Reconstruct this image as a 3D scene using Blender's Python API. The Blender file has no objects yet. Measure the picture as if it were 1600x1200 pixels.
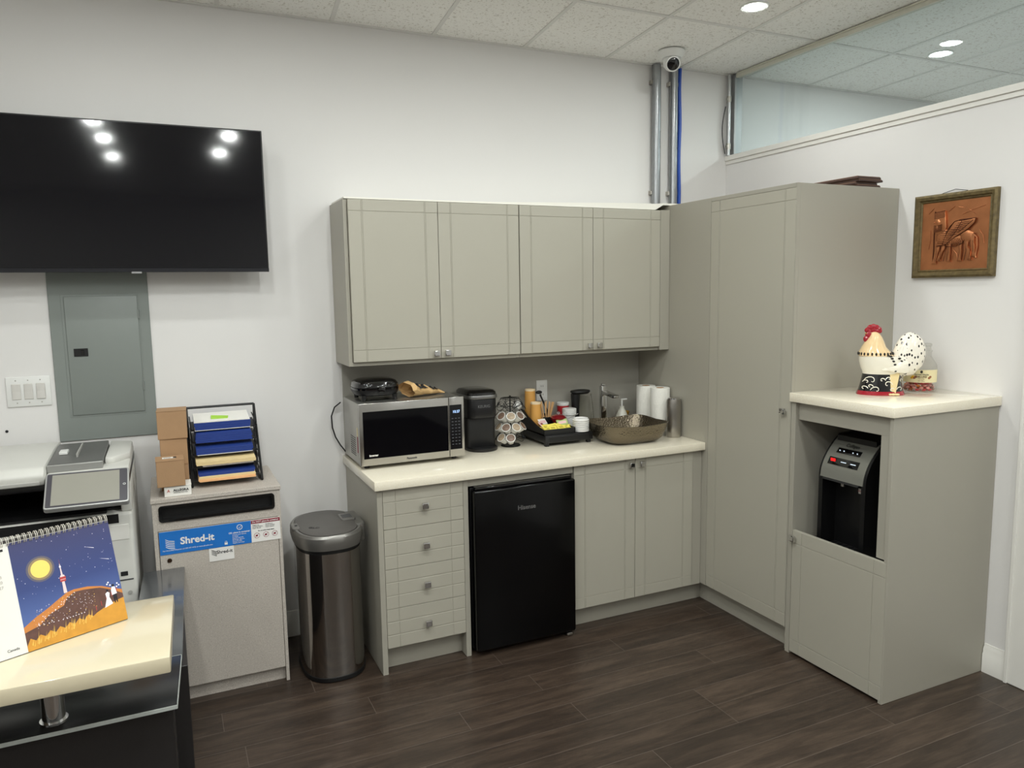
import bpy, bmesh, math, random
from mathutils import Vector, Matrix
R = math.radians
pi = math.pi
rnd = random.Random(7)
S = bpy.context.scene
COL = S.collection

# ------------------------------------------------------------------ camera
cam_d = bpy.data.cameras.new('camera'); cam = bpy.data.objects.new('camera', cam_d); COL.objects.link(cam)
yaw, pitch, roll = .4315, -.1213, -.0158
fw = Vector((math.sin(yaw)*math.cos(pitch), math.cos(yaw)*math.cos(pitch), math.sin(pitch)))
rt = Vector((math.cos(yaw), -math.sin(yaw), 0)); up = rt.cross(fw)
rt, up = rt*math.cos(roll)+up*math.sin(roll), up*math.cos(roll)-rt*math.sin(roll)
mw = Matrix((rt, up, -fw)).transposed().to_4x4(); mw.translation = Vector((-3.2553, -3.8187, 1.7265))
cam.matrix_world = mw
cam_d.sensor_width = 36; cam_d.lens = 1176.2/1600*36; cam_d.clip_start = .02
S.camera = cam
# ------------------------------------------------------------------ world, exposure
W = bpy.data.worlds.new('world'); S.world = W; W.use_nodes = True
W.node_tree.nodes['Background'].inputs[0].default_value = (.8, .9, 1, 1)
W.node_tree.nodes['Background'].inputs[1].default_value = .25
S.view_settings.view_transform = 'Standard'; S.view_settings.look = 'None'
S.view_settings.exposure = 0.20; S.view_settings.gamma = 1
S.cycles.use_denoising = True
S.cycles.max_bounces = 10; S.cycles.diffuse_bounces = 5; S.cycles.transparent_max_bounces = 16
S.cycles.sample_clamp_indirect = 6
LAMP_POWER = 300.0      # emission strength of the small recessed downlights
LAMP_COL = (.965, 1, .97)
# ceiling downlights
LIGHTS = [(-.66, -.95, .75), (-1.62, -1.0, .62), (-2.62, -.98, .45), (-3.45, -.98, .55), (-3.25, -1.95, 1.5),
          (-3.63, -2.95, 1.4), (-3.6, -3.62, 1.4), (-3.58, -4.5, 1.2), (-2.67, -3.2, 1.5), (-2.69, -4.0, 1.4), (-1.3, -2.35, 1.5), (-1.2, -3.6, 1.7),  # last two are unseen lamps added for fill light
          (-4.9, -1.6, 1.1), (-5.0, -3.4, 1.3), (-1.2, -5.4, 1.6), (-5.2, -5.8, 1.5), (-2.35, -2.1, 2.2), (-.5, -2.9, .9), (-.6, -4.5, .9), (-.9, -6.2, 1.5), (-5.5, -4.6, 1.3),  # unseen lamps added to brighten the room and its bounce light
          (.84, -.80, 1.), (3.2, -.9, 2.), (.9, -2.3, 1.8), (2.3, -2.2, 2.), (1.4, -3.6, 2.), (3.3, -3.4, 2.), (1.9, -1.5, 1.5), (2.2, -4.8, 2.), (3.2, -5.6, 2.), (1.2, -6.0, 2.)]   # x, y, relative strength; only the first is seen, rest added as fill

# ------------------------------------------------------------------ materials
def lin(c): return tuple(((v/255)/12.92 if v/255 <= .04045 else ((v/255+.055)/1.055)**2.4) for v in c)
MC = {}
def mat(name, rgb, rough=.5, metal=0., noise=0., ns=20., bump=0., bs=60., coat=0., emit=0., spec=None, trans=0., alpha=1., stretch=None, aniso=0., ior=None):
    if name in MC: return MC[name]
    m = bpy.data.materials.new(name); m.use_nodes = True; MC[name] = m
    nt = m.node_tree; b = nt.nodes['Principled BSDF']; L = nt.links
    c = lin(rgb)
    b.inputs['Base Color'].default_value = (*c, 1); b.inputs['Roughness'].default_value = rough
    b.inputs['Metallic'].default_value = metal; b.inputs['Coat Weight'].default_value = coat
    b.inputs['Coat Roughness'].default_value = .06
    if spec is not None: b.inputs['Specular IOR Level'].default_value = spec
    if ior: b.inputs['IOR'].default_value = ior
    if trans: b.inputs['Transmission Weight'].default_value = trans
    if alpha < 1: b.inputs['Alpha'].default_value = alpha
    if aniso: b.inputs['Anisotropic'].default_value = aniso
    if emit:
        b.inputs['Emission Color'].default_value = (*c, 1); b.inputs['Emission Strength'].default_value = emit
    tc = nt.nodes.new('ShaderNodeTexCoord'); mp = nt.nodes.new('ShaderNodeMapping'); L.new(tc.outputs['Object'], mp.inputs[0])
    if stretch: mp.inputs['Scale'].default_value = stretch
    n = nt.nodes.new('ShaderNodeTexNoise'); n.inputs['Scale'].default_value = ns; n.inputs['Detail'].default_value = 4
    L.new(mp.outputs[0], n.inputs['Vector'])
    mr = nt.nodes.new('ShaderNodeMapRange'); mr.inputs[3].default_value = 1-noise; mr.inputs[4].default_value = 1+noise
    L.new(n.outputs[0], mr.inputs[0])
    hs = nt.nodes.new('ShaderNodeHueSaturation'); hs.inputs['Color'].default_value = (*c, 1)
    L.new(mr.outputs[0], hs.inputs['Value']); L.new(hs.outputs[0], b.inputs['Base Color'])
    if bump:
        n2 = nt.nodes.new('ShaderNodeTexNoise'); n2.inputs['Scale'].default_value = bs; n2.inputs['Detail'].default_value = 3
        L.new(mp.outputs[0], n2.inputs['Vector'])
        bp = nt.nodes.new('ShaderNodeBump'); bp.inputs['Strength'].default_value = bump; bp.inputs['Distance'].default_value = .002
        L.new(n2.outputs[0], bp.inputs['Height']); L.new(bp.outputs[0], b.inputs['Normal'])
    return m
def nodes(m): return m.node_tree.nodes, m.node_tree.links, m.node_tree.nodes['Principled BSDF']
def speckle(m, base, cols, scale=220., thr=.62):
    """small flecks of other colours in a stone or board surface"""
    N, L, b = nodes(m); tc = N.new('ShaderNodeTexCoord'); prev = None
    cur = N.new('ShaderNodeRGB'); cur.outputs[0].default_value = (*lin(base), 1); out = cur.outputs[0]
    for i, (c, sc, th) in enumerate(cols):
        n = N.new('ShaderNodeTexNoise'); n.inputs['Scale'].default_value = sc; n.inputs['Detail'].default_value = 2
        mp = N.new('ShaderNodeMapping'); mp.inputs['Location'].default_value = (i*3.1, i*7.7, 0); L.new(tc.outputs['Object'], mp.inputs[0]); L.new(mp.outputs[0], n.inputs['Vector'])
        r = N.new('ShaderNodeMapRange'); r.inputs[1].default_value = th; r.inputs[2].default_value = th+.06; L.new(n.outputs[0], r.inputs[0])
        mx = N.new('ShaderNodeMix'); mx.data_type = 'RGBA'; L.new(r.outputs[0], mx.inputs[0]); L.new(out, mx.inputs[6]); mx.inputs[7].default_value = (*lin(c), 1); out = mx.outputs[2]
    L.new(out, b.inputs['Base Color'])
    return m
WALL = mat('wall_paint', (224, 222, 220), .6, noise=.015, ns=3, bump=.08, bs=300)
CAB = mat('cabinet_laminate', (172, 168, 155), .42, noise=.012, ns=8)
CABIN = mat('cabinet_inside_board', (150, 145, 134), .5, noise=.02)
CAR = mat('carcass_laminate', (164, 160, 148), .42, noise=.012, ns=8)
SPL = mat('backsplash_laminate', (160, 157, 148), .45, noise=.01)
QUARTZ = speckle(mat('quartz_countertop', (240, 232, 210), .14, coat=.5), (242, 234, 214), [((228, 217, 192), 300, .6), ((248, 244, 232), 240, .62), ((200, 190, 164), 420, .70)])
WHITE = mat('white_plastic', (225, 225, 222), .4, noise=.01)
TRIM = mat('trim_paint', (226, 224, 218), .38, noise=.01)
BLACK = mat('black_plastic', (17, 17, 18), .42, noise=.1)
BGLOSS = mat('black_gloss', (7, 7, 8), .07, coat=.5)
FRIDGE = mat('fridge_black_enamel', (4, 4, 5), .16, spec=.28)
CHROME = mat('chrome', (215, 215, 215), .07, 1)
NICKEL = mat('brushed_nickel', (176, 172, 164), .28, 1, noise=.05, ns=60, stretch=(1, 1, .05))
STEEL = mat('stainless_steel', (178, 176, 172), .24, 1, noise=.04, ns=90, stretch=(.03, 1, 1), bump=.03, bs=200)
STEELV = mat('polished_steel', (168, 164, 160), .09, 1, noise=.03, ns=20, stretch=(1, 1, .05), bump=.7, bs=9)
GALV = mat('galvanised_pipe', (154, 156, 158), .34, .85, noise=.12, ns=40, bump=.1)
CARD = mat('brown_cardboard', (166, 132, 98), .85, noise=.06, ns=30, bump=.2, bs=200)
PAPER = mat('white_paper', (228, 226, 220), .8, noise=.02)
INK = mat('black_ink', (22, 22, 24), .6)
DGREY = mat('dark_grey_plastic', (70, 70, 72), .4, noise=.05)

# ------------------------------------------------------------------ mesh tools
class MB:
    def __init__(s): s.bm = bmesh.new(); s.mi = 0
    def m(s, i): s.mi = i; return s
    def _merge(s, b, M=None):
        if M is not None: b.transform(M)
        me = bpy.data.meshes.new('tmp'); b.to_mesh(me); b.free()
        n0 = len(s.bm.faces); s.bm.from_mesh(me); bpy.data.meshes.remove(me)
        s.bm.faces.ensure_lookup_table()
        for f in s.bm.faces[n0:]: f.material_index = s.mi
        return s
    def box(s, x0, x1, y0, y1, z0, z1, b=0., seg=1, M=None):
        x0, x1 = min(x0, x1), max(x0, x1); y0, y1 = min(y0, y1), max(y0, y1); z0, z1 = min(z0, z1), max(z0, z1)
        t = bmesh.new(); v = [t.verts.new(p) for p in ((x0, y0, z0), (x1, y0, z0), (x1, y1, z0), (x0, y1, z0), (x0, y0, z1), (x1, y0, z1), (x1, y1, z1), (x0, y1, z1))]
        for f in ((3, 2, 1, 0), (4, 5, 6, 7), (0, 1, 5, 4), (1, 2, 6, 5), (2, 3, 7, 6), (3, 0, 4, 7)): t.faces.new([v[i] for i in f])
        if b: bmesh.ops.bevel(t, geom=t.edges[:], offset=b, segments=seg, profile=.5, affect='EDGES')
        return s._merge(t, M)
    def loft(s, rings, closed=True, cap=True, M=None):
        t = bmesh.new(); V = [[t.verts.new(p) for p in r] for r in rings]; n = len(rings[0])
        for a, b in zip(V, V[1:]):
            for i in range(n if closed else n-1):
                j = (i+1) % n
                try: t.faces.new((a[i], a[j], b[j], b[i]))
                except ValueError: pass
        if cap and closed:
            for r in (V[0][::-1], V[-1]):
                try: t.faces.new(r)
                except ValueError: pass
        bmesh.ops.remove_doubles(t, verts=t.verts[:], dist=1e-7)
        bmesh.ops.recalc_face_normals(t, faces=t.faces[:])
        return s._merge(t, M)
    def lathe(s, prof, c=(0, 0, 0), n=32, M=None, cap=True):
        rings = [[(c[0]+max(r, 1e-5)*math.cos(2*pi*i/n), c[1]+max(r, 1e-5)*math.sin(2*pi*i/n), c[2]+z) for i in range(n)] for r, z in prof]
        return s.loft(rings, cap=cap, M=M)
    def cyl(s, p0, p1, r0, r1=None, n=20):
        r1 = r0 if r1 is None else r1; p0, p1 = Vector(p0), Vector(p1); d = (p1-p0)
        q = d.to_track_quat('Z', 'Y').to_matrix().to_4x4(); q.translation = p0
        return s.lathe([(r0, 0), (r1, d.length)], n=n, M=q)
    def tube(s, pts, r, n=8, closed=False):
        P = [Vector(p) for p in pts]; N = len(P); rings = []; prevx = None
        for i, p in enumerate(P):
            if closed: d = P[(i+1) % N]-P[i-1]
            else: d = P[min(i+1, N-1)]-P[max(i-1, 0)]
            d.normalize()
            if prevx is None: x = d.orthogonal().normalized()
            else: x = (prevx-d*prevx.dot(d)).normalized()
            prevx = x; y = d.cross(x)
            rr = r(i/(N-1)) if callable(r) else r
            rings.append([p+(x*math.cos(2*pi*k/n)+y*math.sin(2*pi*k/n))*rr for k in range(n)])
        if closed: rings.append(rings[0])
        return s.loft(rings, cap=not closed)
    def prism(s, poly, d0, d1, ax='z', b=0., M=None):
        """polygon (2D) extruded along an axis; x: (y,z)  y: (x,z)  z: (x,y)"""
        f = {'x': lambda p, d: (d, p[0], p[1]), 'y': lambda p, d: (p[0], d, p[1]), 'z': lambda p, d: (p[0], p[1], d)}[ax]
        t = bmesh.new(); A = [t.verts.new(f(p, d0)) for p in poly]; B = [t.verts.new(f(p, d1)) for p in poly]; n = len(poly)
        t.faces.new(A); t.faces.new(B)
        for i in range(n): t.faces.new((A[i], A[(i+1) % n], B[(i+1) % n], B[i]))
        bmesh.ops.recalc_face_normals(t, faces=t.faces[:])
        if b: bmesh.ops.bevel(t, geom=t.edges[:], offset=b, segments=2, profile=.5, affect='EDGES')
        return s._merge(t, M)
    def ball(s, c, r, n=20, m=12, M=None):
        r = (r, r, r) if not hasattr(r, '__len__') else r
        rings = []
        for j in range(m+1):
            a = -pi/2+pi*j/m
            rings.append([(c[0]+r[0]*max(math.cos(a), 1e-4)*math.cos(2*pi*i/n), c[1]+r[1]*max(math.cos(a), 1e-4)*math.sin(2*pi*i/n), c[2]+r[2]*math.sin(a)) for i in range(n)])
        return s.loft(rings, M=M)
    def face(s, pts):
        f = s.bm.faces.new([s.bm.verts.new(p) for p in pts]); f.material_index = s.mi; return s
    def build(s, name, m=None, parent=None, local=False, loc=None, angle=35):
        off = Vector((0, 0, 0))
        if not local:
            p = parent
            while p is not None: off += p.location; p = p.parent
        elif loc: pass
        if loc is not None: off = off+Vector(loc) if not local else Vector(loc)
        if loc is not None or not local: bmesh.ops.translate(s.bm, verts=s.bm.verts[:], vec=-off)
        for e in s.bm.edges:
            if len(e.link_faces) == 2: e.smooth = e.calc_face_angle(0) < R(angle)
        for f in s.bm.faces: f.smooth = True
        me = bpy.data.meshes.new(name); s.bm.to_mesh(me); s.bm.free()
        for x in (m if isinstance(m, (list, tuple)) else [m]):
            if x: me.materials.append(x)
        o = bpy.data.objects.new(name, me); COL.objects.link(o); o.parent = parent
        if loc is not None: o.location = loc
        return o
def tag(o, label, cat, group=None, kind=None):
    o['label'] = label; o['category'] = cat
    if group: o['group'] = group
    if kind: o['kind'] = kind
    return o
def thing(name, loc, label, cat, group=None, rz=0.):
    o = bpy.data.objects.new(name, None); COL.objects.link(o); o.location = loc; o.rotation_euler = (0, 0, rz); o.empty_display_size = .05
    return tag(o, label, cat, group)
def struct(o, label=None):
    o['kind'] = 'structure'
    if label: o['label'] = label
    return o
def dup(o, parent=None):
    c = o.copy(); COL.objects.link(c); c.parent = parent
    for ch in list(o.children): dup(ch, c)
    return c
def text(body, size, loc, m, parent, name='lettering', face='-y', offset=0., align='CENTER', ext=.0003, rot=None, sx=1.):
    cu = bpy.data.curves.new('t', 'FONT'); cu.body = body; cu.size = size; cu.align_x = align; cu.align_y = 'CENTER'; cu.extrude = ext; cu.offset = offset
    cu.resolution_u = 3
    o = bpy.data.objects.new('t', cu); COL.objects.link(o)
    bpy.context.view_layer.update()
    me = bpy.data.meshes.new_from_object(o.evaluated_get(bpy.context.evaluated_depsgraph_get()))
    bpy.data.objects.remove(o); bpy.data.curves.remove(cu)
    if sx != 1: me.transform(Matrix.Diagonal((sx, 1, 1, 1)))
    me.name = name
    me.materials.clear(); me.materials.append(m)
    q = bpy.data.objects.new(name, me); COL.objects.link(q); q.parent = parent
    off = Vector((0, 0, 0)); p = parent
    while p is not None: off += p.location; p = p.parent
    if rot is None:
        q.rotation_euler = {'-y': (pi/2, 0, 0), '-x': (pi/2, 0, -pi/2), 'z': (0, 0, 0)}[face]
        q.location = Vector(loc)-off
    else: q.rotation_euler = rot; q.location = loc
    return q
def rrect(x0, x1, y0, y1, r, k=6):
    P = []
    for cx, cy, a0 in ((x1-r, y1-r, 0), (x0+r, y1-r, pi/2), (x0+r, y0+r, pi), (x1-r, y0+r, 3*pi/2)):
        for i in range(k+1):
            a = a0+pi/2*i/k; P.append((cx+r*math.cos(a), cy+r*math.sin(a)))
    return P
def grooved(mb, u0, u1, z0, z1, f, th, us, zs, ax='y', gw=.0016, gz=.0028, dep=.002):
    """cabinet front with scored lines: ax y -> faces -y at y=f ; ax x -> faces -x at x=f"""
    def bx(a, b, c, d, n0, n1, bv=0.):
        if ax == 'y': mb.box(a, b, n0, n1, c, d, bv)
        else: mb.box(n0, n1, a, b, c, d, bv)
    bx(u0, u1, z0, z1, f+dep, f+th, .0005)
    U = [u0]+list(us)+[u1]; Z = [z0]+list(zs)+[z1]
    for i in range(len(U)-1):
        for j in range(len(Z)-1):
            a = U[i]+(gw/2 if i else 0); b = U[i+1]-(gw/2 if i < len(U)-2 else 0)
            c = Z[j]+(gz/2 if j else 0); d = Z[j+1]-(gz/2 if j < len(Z)-2 else 0)
            bx(a, b, c, d, f, f+dep+.0005, .0007)
    return mb
def knob(parent, x, y, z, ax='y', name='knob'):
    mb = MB()
    if ax == 'y':
        mb.cyl((x, y, z), (x, y-.014, z), .005); mb.box(x-.015, x+.015, y-.026, y-.013, z-.014, z+.014, .002, 2)
        mb.box(x-.011, x+.011, y-.0268, y-.0255, z-.010, z+.010, .0003)
    else:
        mb.cyl((x, y, z), (x-.014, y, z), .005); mb.box(x-.026, x-.013, y-.015, y+.015, z-.014, z+.014, .002, 2)
        mb.box(x-.0268, x-.0255, y-.011, y+.011, z-.010, z+.010, .0003)
    return mb.build(name, CHROME, parent)

# ------------------------------------------------------------------ room shell
ZC = 3.033
YB, XL, XR = -7.2, -6.2, 4.2
fl = bpy.data.materials.new('dark_laminate_planks'); fl.use_nodes = True
N, L, B = nodes(fl)
tc = N.new('ShaderNodeTexCoord'); sp = N.new('ShaderNodeSeparateXYZ'); L.new(tc.outputs['Object'], sp.inputs[0])
def mth(op, a, b=None, c=None):
    n = N.new('ShaderNodeMath'); n.operation = op
    for i, v in enumerate((a, b, c)):
        if v is None: continue
        if isinstance(v, (int, float)): n.inputs[i].default_value = v
        else: L.new(v, n.inputs[i])
    return n.outputs[0]
row = mth('DIVIDE', mth('ADD', sp.outputs['Y'], 20.002), .1425)
rowi = mth('FLOOR', row); rowf = mth('FRACT', row)
wn = N.new('ShaderNodeTexWhiteNoise'); wn.noise_dimensions = '1D'; L.new(rowi, wn.inputs['W'])
colx = mth('DIVIDE', mth('ADD', sp.outputs['X'], mth('ADD', mth('MULTIPLY', wn.outputs['Value'], 1.22), 40.)), 1.22)
coli = mth('FLOOR', colx); colf = mth('FRACT', colx)
seam_y = mth('LESS_THAN', mth('MINIMUM', rowf, mth('SUBTRACT', 1., rowf)), .009)
seam_x = mth('LESS_THAN', mth('MINIMUM', colf, mth('SUBTRACT', 1., colf)), .0011)
seam = mth('MAXIMUM', seam_y, seam_x)
cv = N.new('ShaderNodeCombineXYZ'); L.new(rowi, cv.inputs[0]); L.new(coli, cv.inputs[1])
wn2 = N.new('ShaderNodeTexWhiteNoise'); wn2.noise_dimensions = '2D'; L.new(cv.outputs[0], wn2.inputs['Vector'])
gv = N.new('ShaderNodeCombineXYZ'); L.new(mth('MULTIPLY', sp.outputs['X'], 1.1), gv.inputs[0]); L.new(mth('MULTIPLY', sp.outputs['Y'], 9.), gv.inputs[1]); L.new(mth('MULTIPLY', wn2.outputs['Value'], 60.), gv.inputs[2])
gn = N.new('ShaderNodeTexNoise'); gn.inputs['Scale'].default_value = 2.2; gn.inputs['Detail'].default_value = 8; gn.inputs['Roughness'].default_value = .62; gn.inputs['Distortion'].default_value = .7; L.new(gv.outputs[0], gn.inputs['Vector'])
gn2 = N.new('ShaderNodeTexNoise'); gn2.inputs['Scale'].default_value = 14; gn2.inputs['Detail'].default_value = 6; L.new(gv.outputs[0], gn2.inputs['Vector'])
cr = N.new('ShaderNodeValToRGB'); e = cr.color_ramp.elements
e[0].position = .3; e[0].color = (*lin((40, 32, 27)), 1); e[1].position = .72; e[1].color = (*lin((84, 70, 59)), 1)
x = cr.color_ramp.elements.new(.48); x.color = (*lin((58, 47, 39)), 1)
L.new(mth('ADD', mth('MULTIPLY', gn.outputs[0], .75), mth('MULTIPLY', gn2.outputs[0], .25)), cr.inputs[0])
hv = N.new('ShaderNodeHueSaturation'); L.new(cr.outputs[0], hv.inputs['Color']); L.new(mth('ADD', .84, mth('MULTIPLY', wn2.outputs['Value'], .3)), hv.inputs['Value'])
mx = N.new('ShaderNodeMix'); mx.data_type = 'RGBA'; L.new(mth('MULTIPLY', seam, .5), mx.inputs[0]); L.new(hv.outputs[0], mx.inputs[6]); mx.inputs[7].default_value = (*lin((112, 100, 92)), 1)
L.new(mx.outputs[2], B.inputs['Base Color'])
B.inputs['Roughness'].default_value = .36
bp = N.new('ShaderNodeBump'); bp.inputs['Strength'].default_value = .25; bp.inputs['Distance'].default_value = .001
L.new(mth('SUBTRACT', gn2.outputs[0], seam), bp.inputs['Height']); L.new(bp.outputs[0], B.inputs['Normal'])
struct(MB().box(XL-.1, XR+.1, YB-.1, .1, -.12, 0).build('floor', fl), 'dark brown wood laminate plank floor')

CEIL = speckle(mat('acoustic_ceiling_tile', (215, 213, 207), .9, bump=.5, bs=160), (244, 243, 239), [((214, 211, 204), 75, .6), ((176, 172, 164), 130, .66)])
struct(MB().box(XL-.1, XR+.1, YB-.1, .1, ZC, ZC+.12).build('ceiling', CEIL), 'white speckled acoustic tile ceiling')
GRID = mat('ceiling_grid_paint', (222, 221, 217), .5)
mb = MB()
sk = math.atan(.065/.69)
for k in range(-10, 11):
    x0 = -.886+.5135*k
    M = Matrix.Translation((x0, 0, 0)) @ Matrix.Rotation(-sk, 4, 'Z')
    if x0 > XL-.7 and x0 < XR: mb.box(-.010, .010, YB*1.0, -.012, ZC-.004, ZC+.002, M=M)
for k in range(0, 14):
    y0 = -.69-.5135*2*k
    if y0 > YB: mb.box(XL, XR, y0-.010, y0+.010, ZC-.0045, ZC+.002)
mb.box(XL, XR, -.022, 0, ZC-.006, ZC+.002)
g = mb.build('trim_1', GRID); struct(g, 'pale grey ceiling grid bars')
struct(MB().box(XL-.1, XR+.1, 0, .12, 0, ZC).build('wall_back', WALL), 'off-white painted back wall')
struct(MB().box(XL-.1, XL, YB, 0, 0, ZC).build('wall_left', WALL), 'white painted side wall')
struct(MB().box(XL-.1, XR+.1, YB-.1, YB, 0, ZC).build('wall_front', mat('wall_paint_pale', (205, 202, 198), .6)), 'grey wall behind the viewer')
struct(MB().box(XR, XR+.1, YB, 0, 0, ZC).build('wall_far', WALL), 'white wall of the room beyond the glass')
# partition with glass clerestory
ZP = 2.515
mb = MB(); mb.box(0, .12, -1.885, -.0005, 0, ZP); mb.box(0, .12, -2.86, -1.885, 2.12, ZP); mb.box(0, .12, YB+.001, -2.86, 0, ZP)
struct(mb.build('wall_right', WALL), 'white partition wall below the glass strip')
mb = MB()
mb.box(-.016, .136, YB+.001, -.0005, ZP, ZP+.03, .002); mb.box(-.008, 0, YB+.001, -.0005, ZP-.022, ZP, .001)
struct(mb.build('trim_2', TRIM), 'white ledge capping the partition wall')
RAIL = mat('rail_paint', (206, 204, 190), .5, noise=.04)
mb = MB(); mb.box(.010, .045, YB+.001, -.06, ZC-.030, ZC-.005, .002); mb.box(.0, .010, YB+.001, -.08, ZC-.012, ZC-.005, .001)
struct(mb.build('trim_3', RAIL), 'pale yellowish ceiling rail above the glass')
ALU = mat('aluminium_channel', (158, 160, 160), .45, .6)
struct(MB().box(.01, .07, -.055, -.0005, ZP+.0305, ZC-.006, .002).build('trim_4', ALU), 'grey upright channel at the end of the glass strip')
gl = bpy.data.materials.new('tinted_glass'); gl.use_nodes = True; nt = gl.node_tree
for n in list(nt.nodes): nt.nodes.remove(n)
out = nt.nodes.new('ShaderNodeOutputMaterial'); tr = nt.nodes.new('ShaderNodeBsdfTransparent'); tr.inputs[0].default_value = (.925, .98, .99, 1)
gs = nt.nodes.new('ShaderNodeBsdfGlossy'); gs.inputs['Roughness'].default_value = .0; fr = nt.nodes.new('ShaderNodeFresnel'); fr.inputs[0].default_value = 1.45
ms = nt.nodes.new('ShaderNodeMixShader'); ge = nt.nodes.new('ShaderNodeNewGeometry'); mr_ = nt.nodes.new('ShaderNodeMapRange'); mr_.inputs[3].default_value = 1.45; mr_.inputs[4].default_value = 1/1.45; nt.links.new(ge.outputs['Backfacing'], mr_.inputs[0]); nt.links.new(mr_.outputs[0], fr.inputs[0]); nt.links.new(fr.outputs[0], ms.inputs[0]); nt.links.new(tr.outputs[0], ms.inputs[1]); nt.links.new(gs.outputs[0], ms.inputs[2]); nt.links.new(ms.outputs[0], out.inputs[0])
struct(MB().box(.024, .030, YB+.002, -.0555, ZP+.0302, ZC-.0302).build('window_1', gl), 'tinted clear glass strip above the partition wall')
# door opening of the partition
mb = MB()
mb.box(-.02, 0, -1.975, -1.885, 0, 2.2, .004); mb.box(-.026, -.018, -1.9, -1.885, 0, 2.2, .002); mb.box(-.02, 0, -2.94, -2.85, 0, 2.2, .004)
mb.box(-.02, 0, -2.85, -1.975, 2.11, 2.2, .004); mb.box(.0, .12, -1.93, -1.8855, 0, 2.119, .002)
struct(mb.build('trim_5', TRIM), 'white door casing at the right edge')
struct(MB().box(.045, .085, -2.86, -1.931, .005, 2.118, .002).build('door_1', TRIM), 'white door in the partition wall')
def baseboard(name, p0, p1, ax):
    prof = [(0, 0), (.016, 0), (.016, .085), (.012, .092), (.012, .108), (.006, .120), (.004, .130), (0, .130)]
    if ax == 'x': mb = MB().prism([(-d, z) for d, z in prof], p0, p1, 'x')
    else: mb = MB().prism([(-d, z) for d, z in prof], p0, p1, 'y')
    return struct(mb.build(name, TRIM), 'white moulded baseboard')
baseboard('baseboard_back', XL, -2.4505, 'x')
baseboard('baseboard_right', -1.8848, -1.7835, 'y')

# ------------------------------------------------------------------ recessed downlights
LM = {}
def lamp_lens(k):
    if k in LM: return LM[k]
    m = bpy.data.materials.new('lamp_lens'); m.use_nodes = True; LM[k] = m
    b = m.node_tree.nodes['Principled BSDF']; b.inputs['Emission Color'].default_value = (*LAMP_COL, 1); b.inputs['Emission Strength'].default_value = LAMP_POWER*k
    return m
def downlight(x, y, k, label):
    t = thing('downlight', (x, y, ZC-.0005), label, 'ceiling light', 'recessed downlights')
    MB().lathe([(.048, -.001), (.064, -.001), (.066, -.004), (.062, -.008), (.050, -.007)], (x, y, ZC), 40, cap=False).build('trim_ring', WHITE, t)
    MB().lathe([(.001, -.0105), (.030, -.0095), (.045, -.007), (.049, -.004)], (x, y, ZC), 32, cap=False).build('lens', lamp_lens(k), t)
    return t
for i, (x, y, k) in enumerate(LIGHTS):
    downlight(x, y, k, 'round recessed ceiling downlight glowing near the security camera' if i == 0 else
              'round downlight behind the glass strip, from a set mostly added to brighten that room' if x > 0 else
              'round recessed ceiling downlight mirrored as a bright spot in the television' if 5 <= i <= 9 else
              'round recessed ceiling downlight out of view, from a set mostly added to brighten the room')

# ------------------------------------------------------------------ wall cabinets
ZU0, ZU1 = 1.39, 2.165
def wall_cab(xa, xb, doors, label, filler=None):
    t = thing('wall_cabinet', ((xa+xb)/2, -.15, ZU0), label, 'cabinet', 'grey wall cabinets')
    mb = MB(); F = -.292
    mb.box(xa, xa+.018, F, -.001, ZU0, ZU1, .001); mb.box(xb-.018, xb, F, -.001, ZU0, ZU1, .001)
    mb.box(xa+.018, xb-.018, F, -.001, ZU0, ZU0+.018, .0005); mb.box(xa+.018, xb-.018, F, -.001, ZU1-.018, ZU1, .0005)
    mb.box(xa+.018, xb-.018, -.012, -.001, ZU0+.018, ZU1-.018)
    if filler: mb.box(doors[-1][1]+.002, xb, F-.018, F, ZU0, ZU1, .001)
    mb.build('carcass', CAR, t)
    for a, b, kx in doors:
        d = grooved(MB(), a+.0015, b-.0015, ZU0+.02, ZU1-.002, F-.02, .0195, [a+.062, a+.068, b-.068, b-.062], [ZU0+.075, ZU1-.055]).build('door', CAB, t)
        knob(d, kx, F-.02, ZU0+.045)
    return t
wall_cab(-2.474, -1.588, [(-2.456, -2.021, -2.050), (-2.021, -1.589, -1.992)], 'left two-door grey wall cabinet above the microwave')
wall_cab(-1.587, -.6545, [(-1.586, -1.153, -1.182), (-1.153, -.719, -1.124)], 'right two-door grey wall cabinet above the sink, beside the tall cabinet', True)
# white sheet lying on top of the cabinets
SHEET = mat('white_laminate_sheet', (236, 233, 224), .4)
rings = []
for i in range(41):
    x = -2.47+i*(2.03/40); g_ = min(1, max(0, (x+1.95)/1.27)); g_ = g_*g_*(3-2*g_)
    on = x > -.705; z = 2.1935 if on else ZU1+.0012; th = .010 if on else .007+.026*g_; y0_ = -.300
    rings.append([(x, y0_, z), (x, y0_, z+th), (x, -.03, z+th), (x, -.03, z)])
tag(MB().loft(rings).build('laminate_sheet', SHEET), 'long thin white sheet bowed over the tops of the grey wall cabinets', 'board')

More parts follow.
